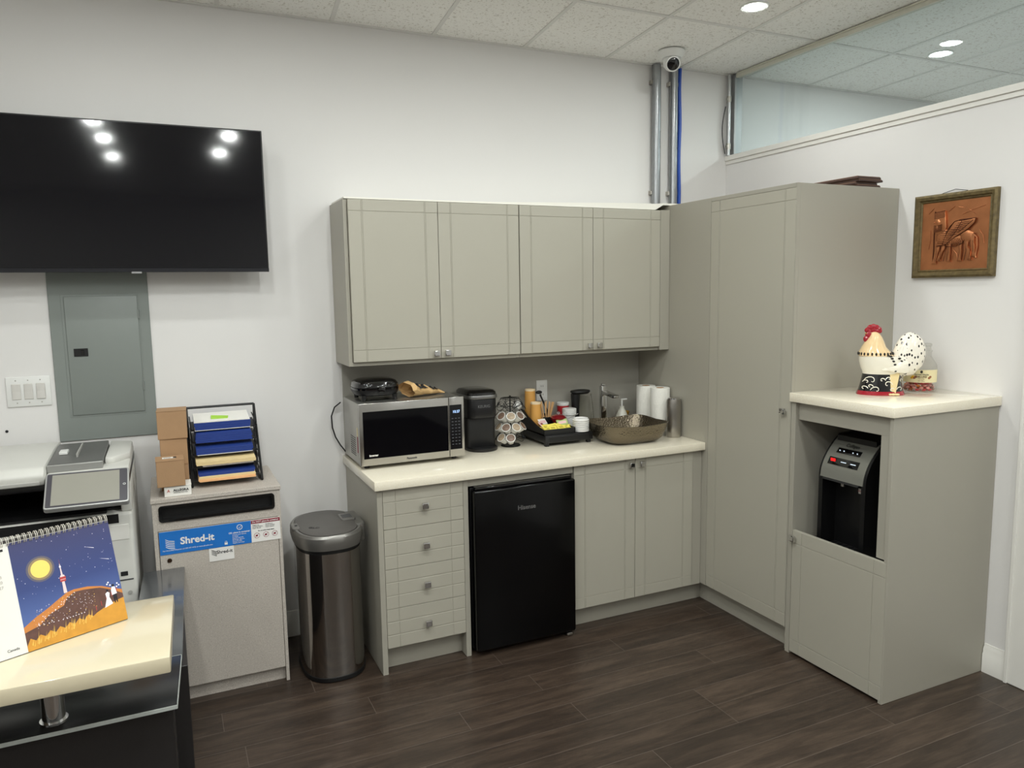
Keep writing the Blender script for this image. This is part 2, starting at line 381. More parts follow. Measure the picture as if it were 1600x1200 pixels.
# ------------------------------------------------------------------ base cabinets
FB = -.600
def kick(mb, xa, xb, y=-.55, h=.112): mb.box(xa, xb, y, y+.016, .0005, h, .0005)
t = thing('drawer_cabinet', (-2.23, -.3, 0), 'grey base cabinet with four scored drawers between trash can and mini fridge', 'cabinet')
mb = MB(); mb.box(-2.449, -2.424, FB-.018, -.001, .0005, .868, .001); mb.box(-2.041, -2.0165, FB-.018, -.001, .0005, .868, .001)
mb.box(-2.424, -2.041, -.585, -.001, .112, .13); mb.box(-2.424, -2.041, -.02, -.001, .13, .868); kick(mb, -2.424, -2.041)
mb.build('carcass', CAR, t)
MB().box(-2.0165, -1.453, FB-.012, FB+.006, .828, .868, .001).build('rail', CAR, t)
zt, zb = .866, .122; sl = (zt-zb)/12
for k in range(4):
    z1 = zt-3*sl*k; z0 = z1-3*sl
    d = grooved(MB(), -2.4225, -2.0425, z0+.0012, z1-.0012, FB-.0185, .0185, [-2.365, -2.105], [z0+sl, z0+2*sl], gz=.004).build('drawer', CAB, t)
    knob(d, -2.232, FB-.0185, z0+1.5*sl)
t = thing('sink_cabinet', (-1.08, -.3, 0), 'grey two-door base cabinet under the basin, right of the mini fridge', 'cabinet')
mb = MB(); mb.box(-1.4525, -1.4345, FB, -.001, .0005, .868, .001); mb.box(-.672, -.6545, FB, -.001, .112, .868); mb.box(-1.4345, -.672, FB, -.001, .112, .13)
mb.box(-1.4345, -.672, -.02, -.001, .13, .868); mb.box(-.7165, -.6545, FB-.012, FB, .112, .868, .0008); kick(mb, -1.4345, -.6035)
mb.build('carcass', CAR, t)
for a, b, kx in ((-1.4515, -1.087, -1.118), (-1.087, -.7175, -1.054)):
    d = grooved(MB(), a+.0015, b-.0015, .116, .864, FB-.0185, .0183, [a+.06, a+.066, b-.066, b-.06], [.172, .812]).build('door', CAB, t)
    knob(d, kx, FB-.0185, .836)
# countertop
mb = MB().prism([(-2.463, -.6435), (-.6545, -.6435), (-.6545, -.001), (-2.463, -.001)], .8685, .91, 'z', .0025)
tag(mb.build('countertop', QUARTZ), 'long cream speckled quartz worktop holding the microwave and basin', 'countertop')
tag(MB().box(-2.449, -.6545, -.0125, -.001, .9105, 1.3895, .0008).build('backsplash_panel', SPL), 'grey backsplash panel behind the worktop items', 'panel')
# mini fridge
t = thing('mini_fridge', (-1.735, -.35, 0), 'black mini fridge under the worktop between drawers and sink cabinet', 'fridge')
mb = MB(); mb.box(-2.000, -1.468, -.600, -.06, .022, .818, .006, 2)
for x in (-1.97, -1.50):
    for y in (-.57, -.1): mb.cyl((x, y, .0005), (x, y, .024), .016)
mb.build('body', BLACK, t)
MB().box(-2.002, -1.466, -.662, -.606, .030, .812, .009, 3).build('door', FRIDGE, t)
MB().box(-1.99, -1.48, -.648, -.604, .813, .827, .004, 2).build('top_cap', BGLOSS, t)
MB().box(-1.51, -1.478, -.65, -.60, .004, .018, .003).build('foot', NICKEL, t)
text('Hisense', .030, (-1.734, -.6625, .706), mat('logo_silver', (150, 150, 150), .3, .8), t, 'logo', offset=.0006)

# tall cabinet
t = thing('tall_cabinet', (-.33, -.62, 0), 'tall grey corner cabinet with one full-height scored door', 'cabinet')
mb = MB(); XF = -.635
mb.box(XF, -.001, -1.2405, -1.2225, .0005, 2.192, .001); mb.box(XF, -.001, -.02, -.002, .0005, 2.192); mb.box(XF, -.001, -1.2225, -.02, 2.174, 2.192)
mb.box(XF, -.001, -1.2225, -.02, .116, .134); mb.box(-.02, -.001, -1.2225, -.02, .134, 2.174)
mb.box(XF-.018, XF, -.657, -.002, .116, 2.192, .0008)
mb.box(XF-.018, XF, -1.2405, -1.236, .116, 2.192, .0004)
mb.box(-.602, -.586, -1.2225, -.536, .0005, .112)
mb.build('carcass', CAR, t)
d = grooved(MB(), -1.235, -.660, .118, 2.172, XF-.0185, .0183, [-1.173, -1.167, -.728, -.722], [.182, 2.118], 'x').build('door', CAB, t)
knob(d, XF-.0185, -1.205, 1.158, 'x')
MB().box(XF-.018, XF, -1.235, -.66, 2.1735, 2.192, .0005).build('top_rail', CAR, t)

# dispenser cabinet
t = thing('dispenser_cabinet', (-.32, -1.52, 0), 'waist-high grey cabinet with an open bay around the water dispenser', 'cabinet')
mb = MB(); ya, yb = -1.2425, -1.781
mb.box(-.653, -.001, ya-.026, ya, .0005, 1.208, .001); mb.box(-.653, -.001, yb, yb+.018, .0005, 1.208, .001)
mb.box(-.632, -.612, yb+.018, ya-.026, 1.125, 1.208, .001)
mb.box(-.632, -.612, -1.763, -1.708, .61, 1.125, .001); mb.box(-.612, -.06, -1.763, -1.745, .61, 1.2)
mb.box(-.60, -.03, yb+.018, ya-.026, .485, .503); mb.box(-.03, -.012, yb+.018, ya-.026, .0005, 1.2)
mb.build('carcass', CAR, t)
d = grooved(MB(), -1.774, -1.272, .014, .606, -.654, .0185, [-1.716, -1.328], [.075, .545], 'x').build('door', CAB, t)
knob(d, -.654, -1.288, .572, 'x')
mb = MB().prism([(-.668, -1.7905), (-.001, -1.7905), (-.001, -1.2425), (-.668, -1.2425)], 1.2085, 1.25, 'z', .0025)
tag(mb.build('countertop', QUARTZ), 'short cream quartz worktop on top of the dispenser cabinet', 'countertop')

# water dispenser
DX0, DY0, DY1 = -.60, -1.352, -1.604
t = thing('water_dispenser', (-.36, -1.52, .5035), 'black and grey water dispenser inside the open cabinet bay', 'water dispenser')
def curve_front(off=0., z0=.504, z1=1.062):
    P = []
    for i in range(15):
        f = i/14; z = .875+(z1-.875)*f
        P.append((-.585+.12*f**2.0-off, z))
    return P
cf = curve_front()
mb = MB()
for y0, y1 in ((DY0, DY0-.022), (DY1, DY1+.022)):
    mb.prism([(-.585, .504)]+cf+[(-.20, 1.075), (-.20, .504)], min(y0, y1), max(y0, y1), 'y')
mb.box(-.50, -.20, DY1+.022, DY0-.022, .504, 1.060)
mb.box(-.585, -.50, DY1+.022, DY0-.022, .504, .560, .006, 2)
mb.build('body', mat('dispenser_black', (14, 14, 15), .38), t)
GMET = mat('dispenser_grey', (142, 142, 134), .36, .5)
pf = [p for p in curve_front(.004) if .885 < p[1] < 1.05]
pf = [(-.591, .878)]+pf
mb = MB().prism(pf+[(p[0]+.02, p[1]-.004) for p in pf[::-1]], DY1+.012, DY0-.012, 'y'); fp = mb.build('front_panel', GMET, t)
mb = MB().prism([(-.59, .878), (-.598, .870), (-.54, .862), (-.50, .876)], DY1+.03, DY0-.03, 'y'); mb.build('spout_hood', BLACK, t)
MB().cyl((-.575, -1.478, .866), (-.575, -1.478, .852), .008, n=12).build('spout', CHROME, t)
mb = MB()
for z in (.947, 1.007):
    pass
def slant(z):
    f = max(0, (z-.875)/(1.062-.875)); return -.585+.12*f**2.0-.0046
for z, h, y0, y1, nm in ((1.000, .020, -1.410, -1.535, 'button_strip'), (.955, .030, -1.390, -1.550, 'display_strip')):
    a = slant(z-h/2); c = slant(z+h/2)
    MB().prism([(a-.003, z-h/2), (c-.003, z+h/2), (c+.004, z+h/2), (a+.004, z-h/2)], y1, y0, 'y', .0006).build(nm, BGLOSS, t)
LITR = mat('red_led', (255, 30, 30), .4, emit=.8); LITW = mat('white_led', (225, 240, 255), .4, emit=.45)
zz = .957; a = slant(zz)-.0038
mb = MB().box(a-.0006, a+.002, -1.428, -1.402, zz-.009, zz+.009, .001); mb.build('red_button', LITR, t)
for y in (-1.472, -1.523):
    MB().box(a-.0006, a+.002, y-.014, y+.014, zz-.0018, zz+.0012).build('indicator', LITW, t)
for y in (-1.425, -1.447, -1.495, -1.518):
    a2 = slant(1.000)-.0042; MB().box(a2-.0004, a2+.001, y-.0025, y+.0025, .997, 1.003).build('button_icon', LITW, t)
text('Culligan', .026, (slant(1.024)-.0030, -1.475, 1.024), INK, t, 'logo', '-x', sx=.85).rotation_euler = (pi/2-.78, 0, -pi/2)
MB().box(-.5025, -.5, -1.540, -1.500, .815, .838).build('label', PAPER, t)
text('HOT  COLD', .008, (-.5028, -1.520, .8265), mat('red_ink', (190, 40, 50), .6), t, 'label_text', '-x')
mb = MB(); mb.box(-.595, -.50, DY1+.03, DY0-.03, .560, .566, .002)
for k in range(9): mb.box(-.59, -.51, DY1+.05+k*.03, DY1+.058+k*.03, .566, .569)
mb.build('drip_tray', BLACK, t)
# ------------------------------------------------------------------ television, breaker panel, switches
t = thing('television', (-3.4, -.08, 1.835), 'large black flat screen television mounted high on the left wall', 'television')
mb = MB(); mb.box(-4.245, -2.795, -.15, -.118, 1.840, 2.470, .003, 2); mb.box(-4.0, -3.05, -.118, -.065, 1.90, 2.34, .01, 2)
mb.box(-3.75, -3.35, -.065, -.0005, 2.0, 2.25, .004); mb.build('housing', BLACK, t)
mb = MB().box(-4.237, -2.801, -.1512, -.1495, 1.8565, 2.464, .0004); mb.build('screen', mat('tv_screen', (13, 13, 18), .07, spec=.5), t)
MB().box(-4.245, -2.795, -.153, -.1498, 1.838, 1.8555, .001).build('lower_bezel', mat('bezel_metal', (44, 44, 48), .3, .6), t)
MB().box(-3.365, -3.325, -.1545, -.1525, 1.832, 1.8405, .001).build('logo_tab', mat('logo_silver2', (170, 170, 172), .35, .7), t)
PGREY = mat('panel_grey_paint', (128, 134, 130), .45, noise=.015, bump=.05, bs=200)
t = thing('breaker_panel', (-3.505, -.005, 1.1), 'grey electrical breaker panel on the wall below the television', 'electrical panel')
mb = MB().box(-3.702, -3.309, -.008, -.0005, 1.10, 1.90, .002)
mb.build('cover', PGREY, t)
d = MB()
d.box(-3.655, -3.350, -.0095, -.008, 1.205, 1.748, .001); d.box(-3.643, -3.356, -.0135, -.0095, 1.214, 1.738, .003, 2)
d = d.build('door', PGREY, t)
for z in (1.655, 1.33): MB().box(-3.358, -3.352, -.0165, -.0095, z-.02, z+.02, .001).build('hinge', mat('hinge_metal', (150, 155, 152), .35, .7), d)
mb = MB().box(-3.620, -3.565, -.0165, -.0134, 1.475, 1.510, .001).build('latch', BLACK, d)
MB().box(-3.592, -3.58, -.0185, -.0164, 1.482, 1.503, .001).build('latch_slider', BGLOSS, d)
t = thing('light_switch_plate', (-3.80, -.003, 1.333), 'white three-gang light switch plate on the left wall', 'light switch')
MB().box(-3.885, -3.720, -.007, -.0005, 1.268, 1.398, .003, 2).build('plate', WHITE, t)
for k, x in enumerate((-3.848, -3.803, -3.757)):
    mb = MB().prism([(-.0072, 1.299), (-.0105 if k < 2 else -.013, 1.301), (-.008, 1.334), (-.0105, 1.366), (-.0072, 1.368)], x-.0165, x+.0165, 'x', .0006)
    mb.build('rocker', mat('rocker_plastic', (206, 203, 198) if k < 2 else (226, 225, 222), .35), t)
    for z in (1.285, 1.382): MB().cyl((x, -.0075, z), (x, -.0066, z), .0025, n=10).build('screw', NICKEL, t)
tag(MB().cyl((-3.897, -.0035, 1.165), (-3.897, -.0003, 1.165), .006, n=14).build('screw_plug', INK), 'tiny black screw plug in the wall under the switch plate', 'screw')
t = thing('wall_outlet', (-1.318, -.0125, 1.167), 'white wall outlet on the backsplash behind the stirring sticks', 'outlet')
MB().box(-1.352, -1.283, -.0175, -.0128, 1.108, 1.226, .002, 2).build('plate', WHITE, t)
for z in (1.143, 1.191):
    f = MB().box(-1.334, -1.301, -.0195, -.0174, z-.015, z+.015, .001).build('socket', WHITE, t)
    mb = MB()
    for x in (-1.323, -1.312): mb.box(x-.001, x+.001, -.0199, -.0193, z-.004, z+.006)
    mb.build('slots', INK, f)

# ------------------------------------------------------------------ pipes, camera
for x, r, y, l in ((-.552, .026, -.030, 'thicker left galvanised steel conduit above the wall cabinets'), (-.428, .024, -.030, 'right galvanised steel conduit beside the blue cable')):
    t = thing('steel_conduit', (x, y, 2.18), l, 'pipe', 'steel conduits')
    MB().cyl((x, y, 2.195 if x > -.6 else 2.18), (x, y, ZC-.0065), r, n=28).build('pipe', GALV, t)
    for z in (2.93, 2.30): MB().box(x-.033, x+.033, y-.001, -.0005, z-.012, z+.012, .002).build('clamp', NICKEL, t)
    text('EMT 2 INCH STEEL', .012, (0, 0, 0), DGREY, t, 'pipe_marking', rot=(0, pi/2, 0)).location = (r*.35, -r-.0005, .42)
pts = [(-.373+.003*math.sin(i*.9), -.0135, 2.196+i*(ZC-.004-2.196)/14) for i in range(15)]
tag(MB().tube(pts, .0115, 10).build('blue_cable', mat('blue_sheath', (28, 78, 176), .45)), 'blue cable running up the wall beside the steel conduits', 'cable')
t = thing('thin_conduit', (-.012, -.03, ZP+.031), 'thin steel conduit with couplings beside the glass strip', 'pipe')
mb = MB().cyl((-.012, -.03, ZP+.031), (-.012, -.03, ZC-.007), .0105, n=18); mb.build('pipe', mat('thin_pipe_steel', (190, 192, 192), .28, .8), t)
for z in (2.60, 2.88): 
    mb = MB().cyl((-.012, -.03, z-.018), (-.012, -.03, z+.018), .0145, n=18); mb.box(-.03, -.024, -.036, -.024, z-.004, z+.006); mb.build('coupling', NICKEL, t)
pts = [(-.028-.024*math.sin(pi*min(1, i/12))**1.0, -.018, 2.84-i*.0236) for i in range(13)]
tag(MB().tube(pts, .0028, 6).build('wire', INK), 'loose thin black wire beside the thin conduit', 'wire')
t = thing('security_camera', (-.625, -.27, ZC-.005), 'white dome security camera hanging from the ceiling above the conduits', 'camera')
c = Vector((-.625, -.27, ZC))
MB().lathe([(.001, -.0055), (.070, -.0055), (.072, -.012), (.062, -.034), (.052, -.044), (.001, -.044)], c, 36).build('base', WHITE, t)
ax = Vector((-.32, -.80, -.42)).normalized(); q = ax.to_track_quat('Z', 'Y').to_matrix().to_4x4(); q.translation = c+Vector((0, 0, -.066))
MB().ball(c+Vector((0, 0, -.066)), .046, 28, 18).build('eyeball', WHITE, t)
MB().lathe([(.036, .024), (.040, .026), (.040, .042), (.034, .044), (.033, .034)], M=q, n=32, cap=False).build('lens_ring', WHITE, t)
MB().lathe([(.001, .047), (.022, .046), (.034, .040), (.034, .036)], M=q, n=28).build('lens_cover', BGLOSS, t)

# ------------------------------------------------------------------ copper relief picture
t = thing('framed_relief', (-.004, -1.536, 1.762), 'square framed copper relief of a winged bull on the right wall', 'picture')
gold = mat('aged_gold_frame', (104, 90, 58), .5, .4, noise=.75, ns=60, bump=.3, bs=120)
Y0, Y1, Z0, Z1 = -1.342, -1.730, 1.763, 2.138
mb = MB()
fw_ = .036
prof = [(0, -.001), (0, -.020), (.010, -.026), (.022, -.022), (.027, -.014), (.031, -.016), (fw_, -.010), (fw_, -.001)]
rings = []
for cy, cz, sy, sz in ((Y0, Z0, -1, 1), (Y1, Z0, 1, 1), (Y1, Z1, 1, -1), (Y0, Z1, -1, -1), (Y0, Z0, -1, 1)):
    rings.append([(dx, cy+sy*o, cz+sz*o) for o, dx in prof])
mb.loft(rings, cap=False); mb.build('frame', gold, t)
COP = mat('hammered_copper', (188, 124, 84), .36, .85, noise=.35, ns=14, bump=1., bs=22)
COPD = mat('dark_copper', (84, 44, 28), .4, .8, noise=.3, ns=40)
MB().box(-.009, -.002, Y1+.034, Y0-.034, Z0+.034, Z1-.034).build('copper_sheet', COP, t)
mb = MB()
def PP(u, v, d=0.): return (-.0105-d, Y0-.042-(u)*.305, Z0+.040+(v)*.295)   # u right, v up in 0..1
def relief(pts, r, d=.002): mb.tube([PP(u, v, d) for u, v in pts], r, 8)
def blob(u, v, ru, rv, d=.008, rot=0):
    P = PP(u, v); M = Matrix.Translation(P) @ Matrix.Rotation(rot, 4, 'X')
    mb.ball((0, 0, 0), (d, ru*.305, rv*.295), 20, 12, M=M)
W_OUT = [(.39, .54), (.45, .63), (.52, .70), (.62, .72), (.84, .725), (.82, .66), (.74, .58), (.64, .52), (.54, .47), (.44, .40), (.38, .35), (.25, .34), (.24, .50)]
def slab(pts, d, ins=.012):
    cu_ = sum(p[0] for p in pts)/len(pts); cv_ = sum(p[1] for p in pts)/len(pts)
    mb.loft([[PP(u, v, 0) for u, v in pts], [PP(u, v, d*.7) for u, v in pts], [PP(u+(cu_-u)*.09, v+(cv_-v)*.09, d) for u, v in pts]])
blob(.50, .42, .27, .085, .008, -.03); blob(.33, .47, .11, .15, .010, .1); blob(.70, .47, .11, .10, .010)
slab(W_OUT, .008)
for u, w_, v0, v1, s_ in ((.27, .055, .42, .07, -.05), (.36, .045, .40, .12, -.07), (.45, .04, .40, .10, 0), (.62, .045, .42, .10, .0), (.71, .045, .44, .11, .06), (.80, .045, .50, .16, .03)):
    slab([(u-w_*.7, v0), (u+w_*.7, v0), (u+w_*.45, (v0+v1)/2+.04), (u+w_*.55+s_*.5, (v0+v1)/2), (u+w_*.4+s_, v1+.02), (u+w_*.7+s_, v1), (u-w_*.9+s_, v1), (u-w_*.6+s_, v1+.025), (u-w_*.4+s_*.5, (v0+v1)/2), (u-w_*.6, (v0+v1)/2+.04)], .006)
slab([(.20, .56), (.19, .66), (.205, .74), (.20, .86), (.36, .88), (.375, .76), (.39, .62), (.36, .54), (.28, .50)], .009)
blob(.26, .71, .055, .06, .012); blob(.24, .62, .045, .07, .011); blob(.205, .71, .012, .018, .013)
relief([(.80, .50), (.86, .44), (.87, .30), (.85, .18), (.86, .14)], .0034, .003)
for p0_, p1_ in (((.55, .92), (.80, .80)), ((.62, .80), (.95, .90)), ((.10, .30), (.12, .6)), ((.88, .55), (.96, .35)), ((.50, .28), (.58, .12)), ((.08, .85), (.16, .93)), ((.4, .86), (.5, .93))): relief([p0_, ((p0_[0]+p1_[0])/2+.02, (p0_[1]+p1_[1])/2+.015), p1_], .0012, .0)
mb.build('winged_bull', COP, t)
mb = MB()
def dark(pts, d=.0085, r=.0013): relief(pts, r, d)
for k in range(8):   # rows of short feather bars
    v_ = .36+.030*k; dark([(.25+.012*k, v_), (.33+.012*k, v_-.004)]); dark([(.35+.016*k, v_+.012), (.44+.018*k, v_+.006)])
for k in range(7): v_ = .49+.034*k; dark([(.46+.022*k, v_+.01), (.56+.020*k, v_+.018)])
for k in range(6): v_ = .56+.029*k; dark([(.58+.015*k, v_), (.67+.022*k, v_+.012)]); 
dark([(.43, .42), (.55, .55), (.63, .70)]); dark([(.34, .36), (.40, .52), (.50, .68)]); dark([(.58, .53), (.70, .62), (.80, .70)])
dark(W_OUT[:5], .0075); dark(W_OUT[4:12], .0075)
for k in range(6): dark([(.20, .66-.018*k), (.26, .655-.018*k), (.33, .67-.018*k)], .011)
for k in range(5): dark([(.20, .77+.022*k), (.37, .785+.022*k)], .0095)
for k in range(7): dark([(.47+.026*k, .45-.01*(k%2)), (.50+.026*k, .39), (.48+.026*k, .35)], .0075, .0011)
dark([(.185, .10), (.19, .3), (.185, .52), (.195, .70), (.19, .88)], .001, .0018); dark([(.40, .33), (.55, .325), (.66, .37), (.72, .50), (.84, .50)], .007)
for u in (.24, .31, .38, .43, .48, .60, .66, .70, .76, .80): dark([(u, .40), (u+.012, .25), (u-.012, .11)], .0055, .0011)
mb.build('incised_lines', COPD, t)
tag(MB().tube([(-.012, Y0-.13, Z1+.001), (-.008, Y0-.19, Z1+.014), (-.012, Y0-.25, Z1+.0015)], .0014, 6).build('hanging_wire', INK), 'thin hanging wire behind the top of the copper picture frame', 'wire')

# ------------------------------------------------------------------ planks on the tall cabinet
PLK = mat('dark_plank', (70, 48, 40), .5, noise=.25, ns=14, stretch=(1, 8, 1))
LITE = mat('plank_core', (120, 92, 74), .7)
for k, (xa, xb, ya, w) in enumerate(((-.262, -.112, -1.225, 'bottom'), (-.268, -.122, -1.215, 'second from bottom'), (-.262, -.106, -1.232, 'second from top'), (-.270, -.114, -1.228, 'topmost'))):
    t = thing('laminate_plank', ((xa+xb)/2, -.75, 2.1925+k*.0125), 'dark brown laminate plank on the tall cabinet, %s of the stack' % w, 'plank', 'planks on the tall cabinet')
    MB().box(xa, xb, ya, -.22+.03*k, 2.1925+k*.0125, 2.1925+k*.0125+.0088, .001).build('board', PLK, t)
    MB().box(xa+.003, xb-.003, ya+.003, -.23+.03*k, 2.1925+k*.0125+.0088, 2.1925+k*.0125+.0122).build('core', LITE, t)

# ------------------------------------------------------------------ multifunction printer
PW = mat('printer_white', (205, 204, 198), .42, noise=.01); PG = mat('printer_grey', (168, 167, 162), .45)
t = thing('office_printer', (-3.75, -.36, 0), 'white multifunction office printer with a tilted touch screen in the left corner', 'printer')
mb = MB(); mb.box(-4.06, -3.412, -.62, -.08, .03, .905, .012, 3); mb.box(-4.06, -3.94, -.60, -.08, .905, 1.02, .004); mb.box(-3.45, -3.412, -.60, -.08, .905, 1.02, .006, 2); mb.box(-4.06, -3.41, -.25, -.08, .905, 1.02)
for x in (-4.02, -3.46):
    for y in (-.57, -.13): mb.cyl((x, y, .0005), (x, y, .035), .025)
mb.build('body', PW, t)
mb = MB().box(-3.94, -3.45, -.56, -.25, .906, .918, .004); mb.prism([(-.60, .906), (-.25, .925), (-.25, .955), (-.60, .915)], -3.92, -3.50, 'x'); mb.build('output_bin', BLACK, t)
MB().box(-3.94, -3.45, -.2535, -.25, .918, 1.02).build('bin_back', BLACK, t)
mb = MB().box(-4.06, -3.412, -.615, -.08, 1.021, 1.052, .006, 2); mb.build('scanner_unit', BLACK, t)
mb = MB(); mb.prism([(-.625, 1.045), (-.63, 1.085), (-.60, 1.112), (-.30, 1.125), (-.10, 1.120), (-.08, 1.10), (-.08, 1.045)], -4.06, -3.690, 'x', .010)
mb.prism([(-.625, 1.045), (-.63, 1.070), (-.56, 1.080), (-.08, 1.075), (-.08, 1.045)], -3.6895, -3.412, 'x', .008)
mb.prism([(-3.50, -.10), (-3.412, -.14), (-3.412, -.42), (-3.47, -.50), (-3.50, -.50)], 1.076, 1.104, 'z', .008)
mb.build('document_feeder', PW, t)
mb = MB().prism([(-.56, 1.081), (-.55, 1.106), (-.18, 1.120), (-.13, 1.078)], -3.688, -3.502, 'x', .004); ft = mb.build('feed_tray', mat('tray_grey', (92, 92, 90), .4, noise=.15, ns=12), t)
MB().box(-3.688, -3.502, -.572, -.560, 1.079, 1.106, .002).build('tray_edge', mat('tray_edge_silver', (165, 165, 162), .3, .5), t)
mb = MB().box(-3.600, -3.594, -.46, -.22, 1.108, 1.124, .001, M=Matrix.Identity(4)); mb.build('paper_guide', PG, t)
MB().box(-3.665, -3.635, -.40, -.34, 1.112, 1.124, .002).build('guide_clip', WHITE, t)
MB().box(-3.842, -3.704, -.6365, -.626, 1.048, 1.064, .003).build('lift_handle', PG, t)
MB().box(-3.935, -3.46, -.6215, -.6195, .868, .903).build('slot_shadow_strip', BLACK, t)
mb = MB()
for z in (.638, .40, .22): mb.box(-4.04, -3.425, -.6212, -.6195, z-.0025, z+.0025)
mb.build('drawer_seams', DGREY, t)
MB().box(-3.468, -3.443, -.623, -.6195, .655, .672, .001).build('badge', INK, t)
MB().cyl((-3.44, -.6225, .585), (-3.44, -.6195, .585), .008).build('lock', PG, t)
MB().box(-3.53, -3.428, -.6225, -.6195, .80, .86, .001).build('seal_sticker', PAPER, t)
# touch screen: tilted panel
a = Vector((-3.689, -.64, 1.090)); b_ = Vector((-3.416, -.64, 1.087)); d_ = Vector((-3.684, -.775, .990))
u = (b_-a); wdt = u.length; u.normalize(); v = (a-d_); v -= u*u.dot(v); hgt = v.length; v.normalize(); n = u.cross(v)
M = Matrix((u, v, n)).transposed().to_4x4(); M.translation = d_
sc = MB(); sc.prism(rrect(0, wdt, 0, hgt, .010), -.022, 0, 'z', .003, M=M); scr = sc.build('touch_screen', mat('screen_housing', (176, 176, 174), .35, .3), t)
MB().prism(rrect(.006, wdt-.006, .006, hgt-.006, .006), 0, .0015, 'z', M=M).build('screen_bezel', mat('screen_bezel', (70, 68, 74), .3), scr)
MB().prism(rrect(.022, wdt-.032, .012, hgt-.012, .001), .0015, .0022, 'z', M=M).build('display', mat('display_glass', (150, 148, 138), .16, spec=.9, coat=1.), scr)
MB().lathe([(.0035, .0), (.005, .0008), (.0035, .0016)], (wdt-.016, hgt*.5, .0015), 16, M=M, cap=False).build('home_button', WHITE, scr)
mb = MB().box(-3.62, -3.50, -.70, -.62, 1.0, 1.02, .004); mb.build('screen_bracket', DGREY, t)

# ------------------------------------------------------------------ shredding cabinet
BLM = speckle(mat('grey_speckled_board', (160, 155, 148), .6), (184, 176, 167), [((204, 196, 187), 230, .58), ((160, 151, 142), 240, .6)])
ST = -.464
t = thing('shredding_cabinet', (-3.09, -.25, 0), 'grey speckled document shredding cabinet with a blue sign beside the printer', 'cabinet')
mb = MB()
mb.box(-3.348, -3.332, ST+.002, -.03, .0005, .885, .001); mb.box(-2.853, -2.839, ST+.002, -.03, .0005, .885, .001)
mb.box(-3.332, -2.853, -.046, -.03, .0005, .885); mb.box(-3.332, -2.853, ST+.03, ST+.045, .0005, .066); mb.box(-3.332, -2.853, ST+.02, -.046, .066, .08)
mb.box(-3.352, -2.836, ST-.004, -.028, .8855, .903, .0015)
mb.box(-3.332, -2.853, ST+.002, ST+.016, .870, .885); mb.box(-3.332, -2.853, ST+.002, ST+.016, .766, .807)
mb.box(-3.332, -3.319, ST+.002, ST+.016, .807, .870); mb.box(-2.868, -2.853, ST+.002, ST+.016, .807, .870)
mb.build('carcass', BLM, t)
MB().box(-3.330, -2.855, ST+.001, ST+.015, .069, .763, .001).build('door', BLM, t)
mb = MB(); P0 = rrect(-3.324, -2.864, .803, .873, .014); P1 = rrect(-3.312, -2.876, .814, .864, .008)
mb.loft([[(x, ST+.002, z) for x, z in P0], [(x, ST-.004, z) for x, z in P0], [(x, ST-.004, z) for x, z in P1], [(x, ST+.03, z) for x, z in P1]], cap=False); mb.build('slot_frame', BGLOSS, t)
MB().box(-3.322, -2.866, ST+.03, ST+.034, .808, .869).build('slot_flap', BLACK, t)
BLUE = mat('sign_blue', (28, 112, 196), .45); MAR = mat('maroon', (132, 30, 52), .5); SW = mat('sign_white', (232, 230, 226), .5)
s = MB().box(-3.329, -2.968, ST-.0012, ST+.001, .664, .762, .0002).build('blue_sign', BLUE, t)
text('Shred-it', .041, (-3.184, ST-.0015, .714), SW, s, 'sign_text', offset=.0012)
text('For Immediate Disposal call 800 697 4733 or www.shredit.com', .0075, (-3.222, ST-.0015, .681), SW, s, 'small_print')
text('OK: place in container', .0095, (-3.016, ST-.0015, .719), SW, s, 'small_print', offset=.0002)
text('Letters and memos\nInvoices\nPayroll records\nBusiness reports\nPersonal files\nStaples and clips', .0072, (-3.045, ST-.0015, .692), SW, s, 'small_print', align='LEFT')
mb = MB()
for i in range(5):
    z = .727-.0078*i
    mb.prism([(-3.306, z+.003), (-3.294, z-.004), (-3.272, z-.0085), (-3.272, z-.0115), (-3.294, z-.007), (-3.306, z+.0005)], ST-.0018, ST-.0012, 'y')
mb.build('logo', SW, s)
Mk = Matrix.Translation((-3.014, ST-.0014, .741)) @ Matrix.Rotation(pi/2, 4, 'X')
mb = MB().lathe([(.0095, 0), (.0095, .0006), (.0118, .0006), (.0118, 0)], n=28, M=Mk, cap=False)
mb.tube([(-3.019, ST-.0018, .741), (-3.0145, ST-.0018, .7365), (-3.008, ST-.0018, .746)], .0009, 6); mb.build('check_mark', SW, s)
mb = MB().box(-3.078, -3.066, ST-.002, ST-.0012, .672, .681); mb.tube([(-3.076, ST-.0016, .681), (-3.075, ST-.0016, .6865), (-3.069, ST-.0016, .6865), (-3.068, ST-.0016, .681)], .0009, 6); mb.build('padlock_icon', SW, s)
s = MB().box(-2.9675, -2.846, ST-.0012, ST+.001, .664, .762, .0002).build('white_sign', SW, t)
MB().box(-2.967, -2.8465, ST-.0016, ST-.0011, .7465, .7615).build('maroon_band', MAR, s)
text('Do NOT place in container', .0098, (-2.907, ST-.0018, .754), SW, s, 'small_print', offset=.0002)
text('Magazines\nHanging folders\nPaper towels', .0068, (-2.962, ST-.0015, .733), INK, s, 'small_print', align='LEFT')
text('Cardboard\nPlastic binders\nMetal objects', .0068, (-2.908, ST-.0015, .733), INK, s, 'small_print', align='LEFT')
text('Do not place these items', .0066, (-2.906, ST-.0015, .713), INK, s, 'small_print', offset=.0002)
mb = MB()
